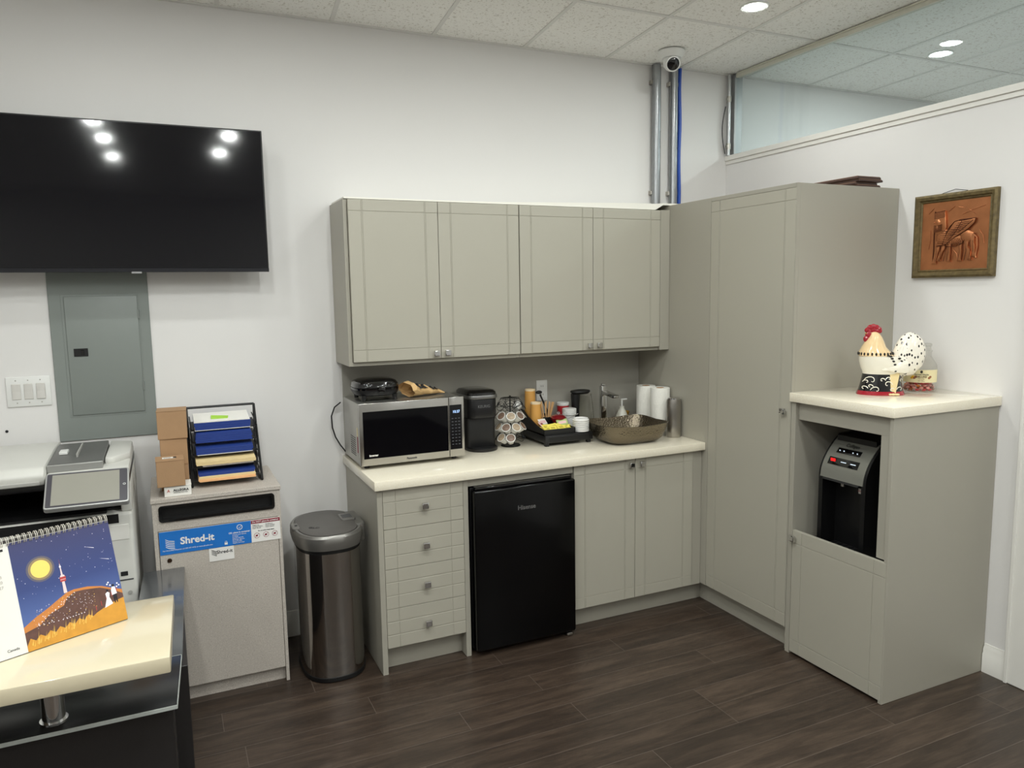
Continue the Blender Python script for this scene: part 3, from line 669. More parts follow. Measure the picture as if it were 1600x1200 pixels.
for x in (-2.945, -2.907, -2.870):
    Mk = Matrix.Translation((x, ST-.0013, .693)) @ Matrix.Rotation(pi/2, 4, 'X')
    mb.lathe([(.0108, 0), (.0108, .0005), (.012, .0005), (.012, 0)], n=28, M=Mk, cap=False)
    mb.tube([(x-.008, ST-.0016, .685), (x+.008, ST-.0016, .701)], .0006, 6); mb.box(x-.005, x+.004, ST-.0018, ST-.0012, .689, .696)
mb.build('warning_icons', MAR, s)
s = MB().box(-3.142, -3.042, ST-.0012, ST+.001, .606, .6625, .0002).build('small_sticker', SW, t)
text('Shred-it', .020, (-3.080, ST-.0015, .643), INK, s, 'sticker_text', offset=.0004)
mb = MB()
for i in range(4): mb.prism([(-3.132, .657-.006*i), (-3.112, .648-.006*i), (-3.112, .645-.006*i), (-3.132, .655-.006*i)], ST-.0018, ST-.0012, 'y')
mb.build('logo', INK, s)
mb = MB(); Mk = Matrix.Translation((-3.295, ST+.001, .638)) @ Matrix.Rotation(pi/2, 4, 'X')
mb.lathe([(.009, 0), (.009, .004), (.006, .005), (.001, .005)], n=24, M=Mk); mb.build('lock', mat('dark_bronze', (70, 52, 40), .35, .8), t)

# ------------------------------------------------------------------ boxes and organiser on it
def carton(name, x0, x1, y0, y1, z0, z1, label, rz=0., m=CARD, grp='brown cartons'):
    cx, cy = (x0+x1)/2, (y0+y1)/2
    t = thing(name, (cx, cy, z0), label, 'box', grp, rz)
    hx, hy, h = (x1-x0)/2, (y1-y0)/2, z1-z0
    MB().box(-hx, hx, -hy, hy, 0, h-.002, .0015).build('box_body', m, t, local=True)
    MB().box(-hx-.001, hx+.001, -hy-.001, hy-.002, h-.0018, h, .0005).build('lid_flap', m, t, local=True)
    return t, hx, hy, h
zt0 = .9035
b1 = carton('cardboard_box', -3.308, -3.196, -.33, -.22, zt0, zt0+.108, 'brown cardboard box at the bottom rear of the stack behind the front box')
b2 = carton('cardboard_box', -3.303, -3.196, -.325, -.22, zt0+.1085, zt0+.222, 'brown cardboard box in the middle of the rear stack', R(1))
b3 = carton('cardboard_box', -3.306, -3.190, -.33, -.21, zt0+.2225, zt0+.344, 'brown cardboard box topmost of the rear stack beside the breaker panel', R(-2))
wb, hx, hy, h = carton('business_card_box', -3.297, -3.193, -.447, -.345, zt0, zt0+.044, 'small white printed card box under the front brown box', 0, PAPER, None)
REDI = mat('red_orange_ink', (196, 80, 60), .6)
text('ALLEGRA', .0135, (.012, -hy-.0012, .026), INK, wb, 'lettering', rot=(pi/2, 0, 0), offset=.0004, sx=1.05)
text('MARKETING PRINT MAIL', .005, (.010, -hy-.0012, .016), INK, wb, 'lettering', rot=(pi/2, 0, 0))
text('A', .017, (-.036, -hy-.0012, .025), REDI, wb, 'logo', rot=(pi/2, 0, 0))
b4, hx, hy, h = carton('cardboard_box', -3.322, -3.215, -.455, -.345, zt0+.0445, zt0+.155, 'brown cardboard box with a white shipping label on top, front of the stack', R(1))
MB().box(-.028, .022, -.01, .02, h+.0002, h+.0007).build('shipping_label', PAPER, b4, local=True)
mb = MB()
for i in range(7): mb.box(-.022+i*.004, -.020+i*.004, -.004, .010, h+.0007, h+.001)
mb.box(.014, .026, -.008, .018, h+.0007, h+.001); mb.build('barcode', INK, b4, local=True)

WIRE = mat('black_wire', (16, 16, 17), .4, .3)
t = thing('desk_organizer', (-3.04, -.26, zt0), 'black mesh five-tier letter tray organiser on the shredding cabinet', 'file organizer')
ox0, ox1, oy0, oy1, oh = -3.186, -2.896, -.335, -.09, .325
for x in (ox0, ox1):
    mb = MB(); mb.tube([(x, oy0, zt0+.006), (x, oy1-.05, zt0+oh)], .0055, 8); mb.tube([(x, oy1, zt0+.006), (x, oy1-.05, zt0+oh)], .0055, 8)
    mb.tube([(x, oy0, zt0+.006), (x, oy1, zt0+.006)], .005, 8)
    for k in range(5): mb.tube([(x, oy0+.02+.03*k*.9, zt0+.030+k*.052), (x, oy1-.012*k, zt0+.060+k*.052)], .003, 6)
    mb.build('side_frame', WIRE, t)
MB().tube([(ox0, oy1-.05, zt0+oh), (ox1, oy1-.05, zt0+oh)], .0055, 8).build('top_bar', WIRE, t)
MESH = mat('black_mesh', (24, 24, 26), .5)
TR = []
for k in range(5):
    z = zt0+.028+k*.052; y0 = oy0+.004+.018*k; y1 = oy1-.012-.004*k
    mb = MB(); a, b, c, d = (ox0+.008, y0, z), (ox1-.008, y0, z), (ox1-.008, y1, z+.02), (ox0+.008, y1, z+.02)
    mb.loft([[(x_, y_, z_) for x_, y_, z_ in (a, b, c, d)], [(x_, y_, z_+.002) for x_, y_, z_ in (a, b, c, d)]])
    mb.tube([(ox0+.010, y1, z+.045), (ox0+.010, y0+.05, z+.035), (ox0+.012, y0+.01, z+.006), (ox0+.03, y0, z+.001), (ox1-.03, y0, z+.001), (ox1-.012, y0+.01, z+.006), (ox1-.010, y0+.05, z+.035), (ox1-.010, y1, z+.045)], .0028, 6)
    mb.build('tray', MESH, t); TR.append((z+.0025, y0, y1))
FB_ = mat('binder_blue', (32, 58, 132), .5, noise=.05); MAN = mat('manila', (224, 202, 152), .8, noise=.03); ORG = mat('peach_folder', (232, 180, 128), .8)
def folder(k, dz, h, x0, x1, m, label, name='folder', dy=-.012, grp='folders in the organiser', yaw=0.):
    z, y0, y1 = TR[k]
    y0 += dy; y1 -= .012; sl = .02/(TR[k][2]-TR[k][1])
    f = lambda y: z+dz+(y-TR[k][1])*sl
    w = MB()
    w.loft([[(x0, y0, f(y0)), (x1, y0, f(y0)), (x1, y1, f(y1)), (x0, y1, f(y1))], [(x0, y0, f(y0)+h), (x1, y0, f(y0)+h), (x1, y1, f(y1)+h), (x0, y1, f(y1)+h)]])
    if yaw: bmesh.ops.rotate(w.bm, verts=w.bm.verts[:], cent=((x0+x1)/2, (y0+y1)/2, z), matrix=Matrix.Rotation(yaw, 3, 'Z'))
    return tag(w.build(name, m), label, 'folder', grp)
def stack_f(k, hs, m, label, x0=-3.160, x1=-2.925, dz=.0006, **kw):
    for i, h in enumerate(hs):
        folder(k, dz, h, x0+rnd.uniform(-.002, .004), x1+rnd.uniform(-.004, .002), m, label, **kw); dz += h+.0006
    return dz
tops = ('top', 'second', 'third', 'fourth', 'lowest')
d0 = stack_f(4, [.0025], PAPER, 'white papers under the blue folders in the top tray')
d0 = stack_f(4, [.0075]*4, FB_, 'blue folders stacked in the top tray', dz=d0)
d0 = stack_f(4, [.004], PAPER, 'white paper pile on top of the organiser', dz=d0)
z, y0, y1 = TR[4]
mb = MB().loft([[(-3.09, y0+.02, z+d0+.002+.002*i), (-3.02, y0+.015, z+d0+.001), (-3.015, y0+.05, z+d0+.006), (-3.088, y0+.055, z+d0+.012)] if i == 0 else [(-3.09, y0+.02, z+d0+.006), (-3.02, y0+.015, z+d0+.004), (-3.015, y0+.05, z+d0+.009), (-3.088, y0+.055, z+d0+.015)] for i in range(2)])
tag(mb.build('sticky_note', mat('lime_paper', (160, 205, 70), .7)), 'curled lime green note on top of the organiser papers', 'note')
d0 = stack_f(3, [.0078]*5, FB_, 'blue folders filling the second tray from the top')
d0 = stack_f(2, [.0025], PAPER, 'white sheet under the blue folders in the middle tray')
d0 = stack_f(2, [.009]*3, FB_, 'blue folders in the middle tray', dz=d0)
d0 = stack_f(1, [.006], MESH, 'dark folder in the fourth tray')
d0 = stack_f(1, [.004, .004], PAPER, 'white papers in the fourth tray', dz=d0, x0=-3.14, dy=-.02)
d0 = stack_f(1, [.005, .005, .005], MAN, 'cream manila folders sticking out of the fourth tray', dz=d0, x0=-3.166, x1=-2.918, dy=-.030)
d0 = stack_f(0, [.004, .004], ORG, 'peach folders sticking out of the lowest tray', dy=-.034)
d0 = stack_f(0, [.004, .004], MAN, 'cream folders in the lowest tray above the peach ones', dz=d0, dy=-.022)
d0 = stack_f(0, [.007, .007], FB_, 'blue folders in the lowest tray', dz=d0)

# ------------------------------------------------------------------ trash can
def sup(cx, cy, a, b, p=2.6, n=48, flat=0.):
    P = []
    for i in range(n):
        th = 2*pi*i/n; c, s_ = math.cos(th), math.sin(th)
        P.append((cx+a*math.copysign(abs(c)**(2/p), c), cy+b*math.copysign(abs(s_)**(2/p), s_)))
    return P
tcx, tcy = -2.632, -.375
t = thing('trash_can', (tcx, tcy, 0), 'stainless steel sensor trash can with grey lid beside the drawers', 'trash can')
MB().loft([[(x, y, z) for x, y in sup(tcx, tcy, a, b)] for a, b, z in ((.138, .198, .001), (.145, .205, .004), (.145, .205, .022), (.142, .202, .024))]).build('base_ring', BLACK, t)
MB().loft([[(x, y, z) for x, y in sup(tcx, tcy, .142, .202, n=96)] for z in (.0245, .1, .2, .3, .4, .5, .594)]).build('steel_body', STEELV, t)
MB().loft([[(x, y, z) for x, y in sup(tcx, tcy, .139, .199)] for z in (.5945, .612)]).build('black_collar', BLACK, t)
LIDS = mat('lid_silver', (132, 130, 126), .34, .7, noise=.03)
mb = MB().loft([[(x, y, z) for x, y in sup(tcx, tcy, a, b)] for a, b, z in ((.150, .212, .6125), (.156, .219, .640), (.154, .217, .668), (.146, .209, .678), (.136, .199, .678), (.134, .197, .668))], cap=False)
mb.build('lid_rim', LIDS, t)
mb = MB().loft([[(x, y, z) for x, y in sup(tcx, tcy, a, b)] for a, b, z in ((.1335, .196, .664), (.1335, .196, .680), (.120, .185, .686), (.06, .10, .690))]); mb.build('lid_flap', mat('lid_grey', (84, 81, 78), .45, noise=.03), t)
text('GLD', .026, (-2.70, -.46, .6895), INK, t, 'lid_print', 'z').rotation_euler = (0, 0, -.5)
mb = MB().prism(rrect(-2.53, -2.470, -.47, -.25, .012), .60, .684, 'z', .005); mb.build('battery_box', LIDS, t)
MB().prism(rrect(-2.565, -2.50, -.41, -.31, .008), .684, .694, 'z', .003).build('hinge_cover', LIDS, t)
MB().prism(rrect(-2.556, -2.51, -.388, -.332, .003), .6942, .6948, 'z').build('hinge_label', DGREY, t)
MB().box(-2.507, -2.487, -.4725, -.4695, .645, .672, .001).build('switch_label', mat('pale_pink', (222, 190, 184), .5), t)
MB().box(-2.500, -2.494, -.4745, -.472, .654, .664, .001).build('power_switch', mat('switch_red', (150, 30, 36), .4), t)
MB().prism(rrect(-2.788, -2.745, -.42, -.33, .010), .672, .684, 'z', .003).build('sensor', LIDS, t)
MB().cyl((-2.766, -.375, .684), (-2.766, -.375, .6855), .006).build('sensor_eye', INK, t)

# ------------------------------------------------------------------ reception desk in the foreground
DKG = mat('desk_grey_laminate', (86, 88, 90), .22, coat=.3, noise=.03); DFR = mat('desk_front_dark', (40, 38, 38), .35)
DGL = mat('desk_glass_dark', (34, 35, 36), .22, spec=.5); EDG = mat('glass_edge', (190, 196, 192), .25)
t = thing('reception_desk', (-4.1, -1.3, 0), 'dark grey reception desk with a raised cream counter, cropped at bottom left', 'desk')
mb = MB(); mb.box(-3.395, -3.255, -1.36, -.472, .0005, .585, .002); mb.box(-5.6, -3.30, -1.60, -1.30, .0005, .585, .002); mb.build('pedestal', DFR, t)
mb = MB().prism([(-3.395, -.4705), (-3.241, -.4705), (-3.268, -1.318), (-3.425, -1.318)], .5855, .605, 'z', .0015); mb.build('worktop', DKG, t)
mb = MB().prism([(-5.6, -1.3205), (-3.272, -1.3205), (-3.290, -1.636), (-5.6, -1.636)], .5935, .605, 'z', .001); mb.build('glass_shelf', DGL, t)
mb = MB().box(-5.6, -3.289, -1.6395, -1.6365, .594, .6052, .0006); mb.prism([(-3.2715, -1.3205), (-3.2698, -1.3205), (-3.2878, -1.636), (-3.2896, -1.636)], .5935, .6052, 'z'); mb.box(-3.33, -3.2716, -1.3203, -1.3185, .594, .6052); mb.build('polished_edge', EDG, t)
for x in (-3.590, -4.45):
    mb = MB().cyl((x, -1.575, .6055), (x, -1.575, .8075), .028, n=32); mb.cyl((x, -1.575, .6055), (x, -1.575, .611), .034, n=32); mb.build('post', CHROME, t)
CRM = mat('cream_lacquer', (208, 197, 170), .14, coat=.6, noise=.005)
mb = MB().prism([(-5.6, -1.440), (-3.279, -1.440), (-3.2935, -1.865), (-5.6, -1.865)], .808, .850, 'z', .004); mb.build('counter_slab', CRM, t)

# ------------------------------------------------------------------ desk calendar
BRc = Vector((-3.396, -1.5755, .8515)); ee = Vector((-.894, -.447, 0)).normalized(); bk = Vector((-.447, .894, 0)).normalized()
upv = (bk*.086+Vector((0, 0, .291))).normalized(); nrm = upv.cross(ee)
if nrm.y > 0: nrm = -nrm
t = thing('desk_calendar', BRc, 'standing spiral desk calendar showing a moonlit tower on a hill', 'calendar')
CWD, CHT = .36, .286
CM = Matrix((-ee, upv, nrm)).transposed().to_4x4(); CM.translation = BRc-ee*0+ee*CWD   # local: x right, y up, z towards viewer
if CM.determinant() < 0: print('CAL MIRRORED')
def cbox(mb, x0, x1, y0, y1, z0, z1, b=0): return mb.box(x0, x1, y0, y1, z0, z1, b, M=CM)
mb = cbox(MB(), 0, CWD, 0, CHT, -.0035, -.001, .0005); mb.build('front_board', mat('calendar_board', (60, 56, 54), .7), t)
bkd = (bk*.165-Vector((0, 0, 0)))
Tt = BRc+ee*CWD+upv*CHT
A_ = BRc+bk*.20; 
mb = MB().loft([[BRc+upv*CHT-nrm*.003, BRc+ee*CWD+upv*CHT-nrm*.003, BRc+ee*CWD+bk*.19+Vector((0, 0, 0)), BRc+bk*.19], [BRc+upv*CHT-nrm*.006, BRc+ee*CWD+upv*CHT-nrm*.006, BRc+ee*CWD+bk*.187, BRc+bk*.187]]); mb.build('back_board', mat('calendar_back', (220, 216, 206), .7), t)
cbox(MB(), 0, CWD, .001, CHT-.008, -.0009, 0).build('page', PAPER, t)
px0 = CWD-.2437
SKY = mat('print_night_blue', (52, 62, 112), .45); 
Nn, Ll, Bb = nodes(SKY)   # printed picture: night blue, paler near the hill, small stars
tcn = Nn.new('ShaderNodeTexCoord'); spx = Nn.new('ShaderNodeSeparateXYZ'); Ll.new(tcn.outputs['Object'], spx.inputs[0])
mrn = Nn.new('ShaderNodeMapRange'); mrn.inputs[1].default_value = .07; mrn.inputs[2].default_value = .28; Ll.new(spx.outputs['Z'], mrn.inputs[0])
crn = Nn.new('ShaderNodeValToRGB'); crn.color_ramp.elements[0].color = (*lin((78, 100, 158)), 1); crn.color_ramp.elements[1].color = (*lin((58, 58, 98)), 1); x_ = crn.color_ramp.elements.new(.35); x_.color = (*lin((50, 66, 122)), 1)
Ll.new(mrn.outputs[0], crn.inputs[0]); Ll.new(crn.outputs[0], Bb.inputs['Base Color'])
ART = [SKY, mat('print_moon', (248, 216, 112), .5), mat('print_glow', (150, 130, 96), .5), mat('print_tower', (226, 206, 206), .5), mat('print_tower_red', (178, 60, 60), .5),
       mat('print_hill', (92, 62, 54), .5, noise=.5, ns=60), mat('print_grass', (206, 146, 50), .5, noise=.2, ns=50), mat('print_grass_light', (240, 196, 96), .5), mat('print_white', (245, 240, 250), .5), mat('print_black', (24, 22, 34), .5), mat('print_orange_hill', (196, 124, 58), .5), mat('print_glow_outer', (96, 92, 106), .5)]
mb = MB(); PWd, PHt = CWD-px0, CHT-.010
def poly(mi, pts, lay):
    mb.m(mi); mb.face([CM @ Vector((px0+u_*PWd, .001+v_*PHt, .0001+lay*.00012)) for u_, v_ in pts])
def disc(mi, u_, v_, r, lay, n=28, e=1.): poly(mi, [(u_+r*math.cos(2*pi*i/n), v_+r*e*PWd/PHt*math.sin(2*pi*i/n)) for i in range(n)], lay)
poly(0, [(0, 0), (1, 0), (1, 1), (0, 1)], 0)
disc(11, .25, .70, .135, 1); disc(2, .25, .70, .115, 2); disc(1, .25, .70, .092, 3)
hill = [(0, .0), (1, 0), (1, .30), (.92, .33), (.80, .385), (.66, .42), (.52, .43), (.45, .42), (.38, .39), (.25, .33), (.12, .28), (0, .22)]
poly(10, hill, 1)
poly(5, [(0, 0), (1, 0), (1, .26), (.90, .32), (.78, .375), (.62, .40), (.52, .405), (.44, .37), (.40, .31), (.25, .27), (.15, .20), (0, .17)], 2)
gr = [(0, 0), (1, 0), (1, .22), (.86, .20), (.70, .15)]
for i in range(14): f = i/13; gr += [(.66-.62*f, .13-.055*f+(.035 if i % 2 else 0)), ]
poly(6, gr+[(0, .05)], 3)
for i in range(46):
    u_ = .03+.62*rnd.random(); v_ = .045+.10*u_+rnd.uniform(-.02, .02); h_ = rnd.uniform(.04, .09)
    poly(7, [(u_, v_), (u_+.006, v_), (u_+.020, v_+h_)], 4+i % 3)
for i in range(120):
    u_ = rnd.uniform(.10, .72); v_ = rnd.uniform(.2, .40)*(1-.35*abs(u_-.5)); r_ = rnd.uniform(.002, .005); poly(8 if i % 3 else 7, [(u_-r_, v_), (u_, v_-r_), (u_+r_, v_), (u_, v_+r_)], 4)
for i in range(26):
    f = i/25; pth = [(.52, .40), (.34, .31), (.12, .20), (.40, .185), (.58, .19)]
    k = min(3, int(f*4)); g_ = f*4-k; u_ = pth[k][0]*(1-g_)+pth[k+1][0]*g_; v_ = pth[k][1]*(1-g_)+pth[k+1][1]*g_; poly(8, [(u_-.007, v_), (u_, v_-.005), (u_+.007, v_), (u_, v_+.005)], 5)
for k in range(60):
    u_, v_ = rnd.uniform(.03, .98), rnd.uniform(.46, .98); r_ = rnd.uniform(.0016, .0042)
    if (u_-.25)**2+(v_-.70)**2 < .02: continue
    poly(8, [(u_-r_, v_), (u_, v_-r_), (u_+r_, v_), (u_, v_+r_)], 1)
for u_, v_ in ((.70, .80), (.83, .655)): poly(8, [(u_, v_), (u_+.10, v_-.035), (u_+.102, v_-.030)], 2)
tx, tb, tt = .44, .42, .72
poly(3, [(tx-.018, tb), (tx+.016, tb), (tx+.010, .54), (tx-.014, .54)], 4); poly(4, [(tx-.028, .53), (tx+.026, .53), (tx+.030, .575), (tx-.030, .575)], 5); poly(3, [(tx-.026, .575), (tx+.024, .575), (tx+.016, .592), (tx-.018, .592)], 5)
poly(3, [(tx-.012, .592), (tx+.006, .592), (tx-.003, .70), (tx-.009, .70)], 4); poly(4, [(tx-.004, .70), (tx-.002, .70), (tx-.006, .745), (tx-.007, .745)], 4); poly(8, [(tx-.016, .665), (tx+.004, .665), (tx+.002, .682), (tx-.014, .682)], 6)
poly(3, [(tx-.026, .548), (tx+.026, .548), (tx+.026, .552), (tx-.026, .552)], 6)
poly(8, [(.79, .17), (.88, .19), (.855, .26), (.865, .30), (.845, .315), (.82, .30), (.825, .255)], 7); disc(9, .845, .325, .013, 8, 12); poly(8, [(.885, .27), (.94, .275), (.93, .345), (.90, .35), (.885, .32)], 7); poly(9, [(.895, .27), (.935, .275), (.935, .19), (.925, .19), (.915, .25), (.912, .19), (.90, .19)], 8); disc(9, .914, .36, .014, 8, 12)
for u_, v_ in ((.87, .40), (.885, .37), (.855, .385), (.96, .37), (.975, .35), (.95, .34)): disc(8, u_, v_, .009, 7, 10)
for k in range(5): poly(4, [(.70+.06*k, .17+.03*k), (.706+.06*k, .17+.03*k), (.706+.06*k, .215+.03*k), (.70+.06*k, .215+.03*k)], 3)
mb.build('moonlit_picture', ART, t)
text('Canada', .009, (0, 0, 0), DGREY, t, 'lettering').matrix_local = Matrix.Translation(-BRc) @ CM @ Matrix.Translation((px0-.03, .018, .0004))
for i, w in enumerate(('6', '13', '20', '27')):
    text(w, .010, (0, 0, 0), mat('faint_print', (170, 160, 150), .7), t, 'lettering').matrix_local = Matrix.Translation(-BRc) @ CM @ Matrix.Translation((px0-.03, CHT-.075-.013*i, .0004))
MB().box(px0-.018, px0-.012, CHT-.026, CHT-.020, 0, .0004, M=CM).build('index_tab', INK, t)
mb = MB()
nr = 27
for i in range(nr):
    for dx in (0, .0042):
        xx = .008+i*(CWD-.016)/(nr-1)+dx
        mb.tube([CM @ Vector((xx, CHT-.004+.0115*math.sin(a_), -.003+.0095*math.cos(a_))) for a_ in [2*pi*k/14 for k in range(14)]], .0010, 6, closed=True)
mb.build('spiral_binding', mat('binding_white', (215, 210, 200), .3, .3), t)
# ------------------------------------------------------------------ microwave
ZK = .9105
t = thing('microwave', (-2.2, -.23, ZK), 'stainless steel microwave oven with black glass door on the worktop', 'microwave')
mx0, mx1, my0, my1, mz0, mz1 = -2.463, -1.943, -.400, -.065, .929, 1.2245
MWS = mat('microwave_shell', (176, 174, 168), .32, .85, noise=.03, ns=50, stretch=(.1, .1, 1))
mb = MB(); mb.box(mx0+.003, mx1-.003, my0+.022, my1, mz0, mz1-.003, .005, 2)
mb.build('shell', MWS, t)
for x in (mx0+.04, mx1-.04):
    for y in (my0+.05, my1-.04): MB().cyl((x, y, ZK+.0002), (x, y, mz0+.002), .013, n=14).build('foot', BLACK, t)
d = MB().box(mx0, -2.0225, my0, my0+.021, mz0, mz1, .003, 2).build('door', STEEL, t)
MB().box(-2.446, -2.0265, my0-.0015, my0+.002, .962, 1.185, .0008).build('glass', mat('microwave_glass', (3, 3, 6), .04, spec=.3), d)
cp = MB().box(-2.0205, mx1, my0, my0+.021, mz0, mz1, .003, 2).build('control_side', STEEL, t)
MB().box(-2.0180, -1.9560, my0-.0015, my0+.002, .966, 1.186, .0006).build('control_panel', mat('microwave_panel', (8, 8, 12), .12), cp)
text('10:37', .019, (-1.9850, my0-.0018, 1.152), mat('clock_glow', (170, 205, 255), .4, emit=1.1), cp, 'clock_digits', offset=0, sx=.9)
mb = MB()
for r_ in range(9):
    for c_ in range(3):
        mb.box(-2.009+.017*c_, -2.000+.017*c_, my0-.0019, my0-.0014, 1.118-.0160*r_, 1.1205-.0160*r_)
mb.build('key_marks', mat('key_print', (96, 98, 104), .5), cp)
text('Panasonic', .013, (-2.215, my0-.0004, .946), mat('logo_dark', (40, 40, 44), .4), d, 'logo', offset=.0004)
text('Inverter', .013, (-2.40, my0-.0018, .977), PAPER, d, 'logo', offset=.0006)
mb = MB()
for i in range(5):
    for j in range(9): mb.box(mx0+.0022, mx0+.0035, -.300+.021*i, -.289+.021*i, .962+.0105*j, .967+.0105*j)
mb.build('vent_holes', INK, t)
mb = MB().box(mx0+.0020, mx0+.0032, -.352, -.336, .985, 1.062); mb.build('maroon_sticker', MAR, t)
mb = MB().box(mx0+.0020, mx0+.0032, -.350, -.334, 1.0625, 1.105); mb.build('cream_sticker', mat('cream_sticker', (220, 206, 160), .5), t)
tag(MB().tube([(-2.47, -.045, 1.19), (-2.50, -.035, 1.165), (-2.515, -.025, 1.12), (-2.512, -.02, 1.06), (-2.498, -.02, 1.01), (-2.478, -.03, .97), (-2.455, -.045, .935)], .0035, 8).build('power_cord', BLACK), 'black power cord looping out behind the microwave', 'cord')

# waffle maker
WT = mz1+.0005
t = thing('waffle_maker', (-2.345, -.235, WT), 'glossy black round-topped waffle maker on the microwave', 'waffle maker')
cx, cy = -2.342, -.235
for x in (cx-.075, cx+.075):
    for y in (cy-.085, cy+.07): MB().cyl((x, y, WT), (x, y, WT+.026), .010, .013, n=14).build('foot', BLACK, t)
def wring(a, b, z, dz=0.): return [(x, y, z) for x, y in sup(cx, cy, a, b, 3.2, 56)]
MB().loft([wring(.085, .085, WT+.020), wring(.100, .100, WT+.026), wring(.108, .108, WT+.042), wring(.108, .108, WT+.050)]).build('base_shell', BLACK, t)
MB().loft([wring(.109, .109, WT+.0505), wring(.110, .110, WT+.058), wring(.106, .106, WT+.060), wring(.108, .108, WT+.062), wring(.106, .106, WT+.078), wring(.096, .096, WT+.090), wring(.075, .075, WT+.098), wring(.04, .04, WT+.101), wring(.005, .005, WT+.102)]).build('lid', BGLOSS, t)
MB().box(cx-.012, cx+.022, cy-.122, cy-.104, WT+.042, WT+.066, .004, 2).build('latch_handle', BGLOSS, t)
# crumpled paper bag
KR = mat('kraft_paper', (204, 168, 116), .8, noise=.05, bump=.3, bs=40)
t = thing('paper_bag', (-2.105, -.25, WT), 'crumpled brown paper bag with black printing lying on the microwave', 'paper bag', rz=R(20))
rings = []
r2 = random.Random(3)
for i in range(9):
    f = i/8; x = -.105+.21*f; hh = (.030*(1-f)**.7+.006)*(1+.2*math.sin(i*2.1)); w = .060-.022*f+.008*math.sin(i*1.7)
    ring = []
    for k in range(14):
        a_ = 2*pi*k/14; yy = w*math.cos(a_)+r2.uniform(-.003, .003); zz_ = hh+hh*.95*math.sin(a_)*(1+r2.uniform(-.15, .1)); ring.append((x+r2.uniform(-.006, .006)+(.014 if k > 7 and i == 0 else 0), yy, max(.0004, zz_)))
    rings.append(ring)
MB().loft(rings, cap=False).build('bag_body', KR, t, local=True, angle=20)
mb = MB()
for i, (x, w) in enumerate(((-.055, .014), (-.02, .018), (.03, .012), (.06, .010))):
    P = []
    for a_ in (.25, .42, .58, .75) if i % 2 else (.15, .3, .45, .6, .7):
        th = a_*pi*1.0+pi; f = (x+.105)/.21; hh = .030*(1-f)**.7+.006; ww = .060-.022*f
        P.append((x+.5*w*math.sin(a_*9), -abs((ww+.004)*math.cos(a_*pi/2)), hh+hh*1.12*math.sin(a_*pi/2)+.0035))
    mb.loft([[(p[0]-w/2, p[1], p[2]), (p[0]+w/2, p[1], p[2]), (p[0]+w/2, p[1], p[2]-.001), (p[0]-w/2, p[1], p[2]-.001)] for p in P])
mb.build('black_print', INK, t, local=True)

# ------------------------------------------------------------------ coffee brewer
t = thing('coffee_brewer', (-1.775, -.17, ZK), 'black single-cup coffee brewer between microwave and pod carousel', 'coffee maker')
x0, x1 = -1.862, -1.698
mb = MB().prism(rrect(x0, x1, -.225, -.035, .02), ZK, ZK+.17, 'z', .003); mb.build('body', BLACK, t)
mb = MB().prism(rrect(x0+.002, x1-.002, -.262, -.037, .035), ZK+.1705, ZK+.272, 'z', .006); mb.build('brew_head', mat('brewer_black', (20, 20, 22), .28), t)
mb = MB().prism(rrect(x0-.002, x1+.004, -.275, -.05, .045), ZK+.2725, ZK+.291, 'z', .004); mb.build('silver_band', mat('band_silver', (150, 150, 150), .28, .9), t)
mb = MB().loft([[(x, y, z) for x, y in rrect(x0+i_, x1-i_, -.266+i_, -.045-i_, .04)] for i_, z in ((0, ZK+.2915), (.001, ZK+.303), (.010, ZK+.313), (.03, ZK+.317))]); mb.build('lid', BGLOSS, t)
mb = MB().lathe([(.001, 0), (.082, 0), (.084, .004), (.084, .014), (.078, .018), (.074, .013), (.001, .013)], (-1.780, -.222, ZK), 40); mb.build('drip_tray', BLACK, t)
text('KEURIG', .020, (-1.779, -.2628, ZK+.232), mat('logo_grey', (110, 110, 112), .4), t, 'logo')

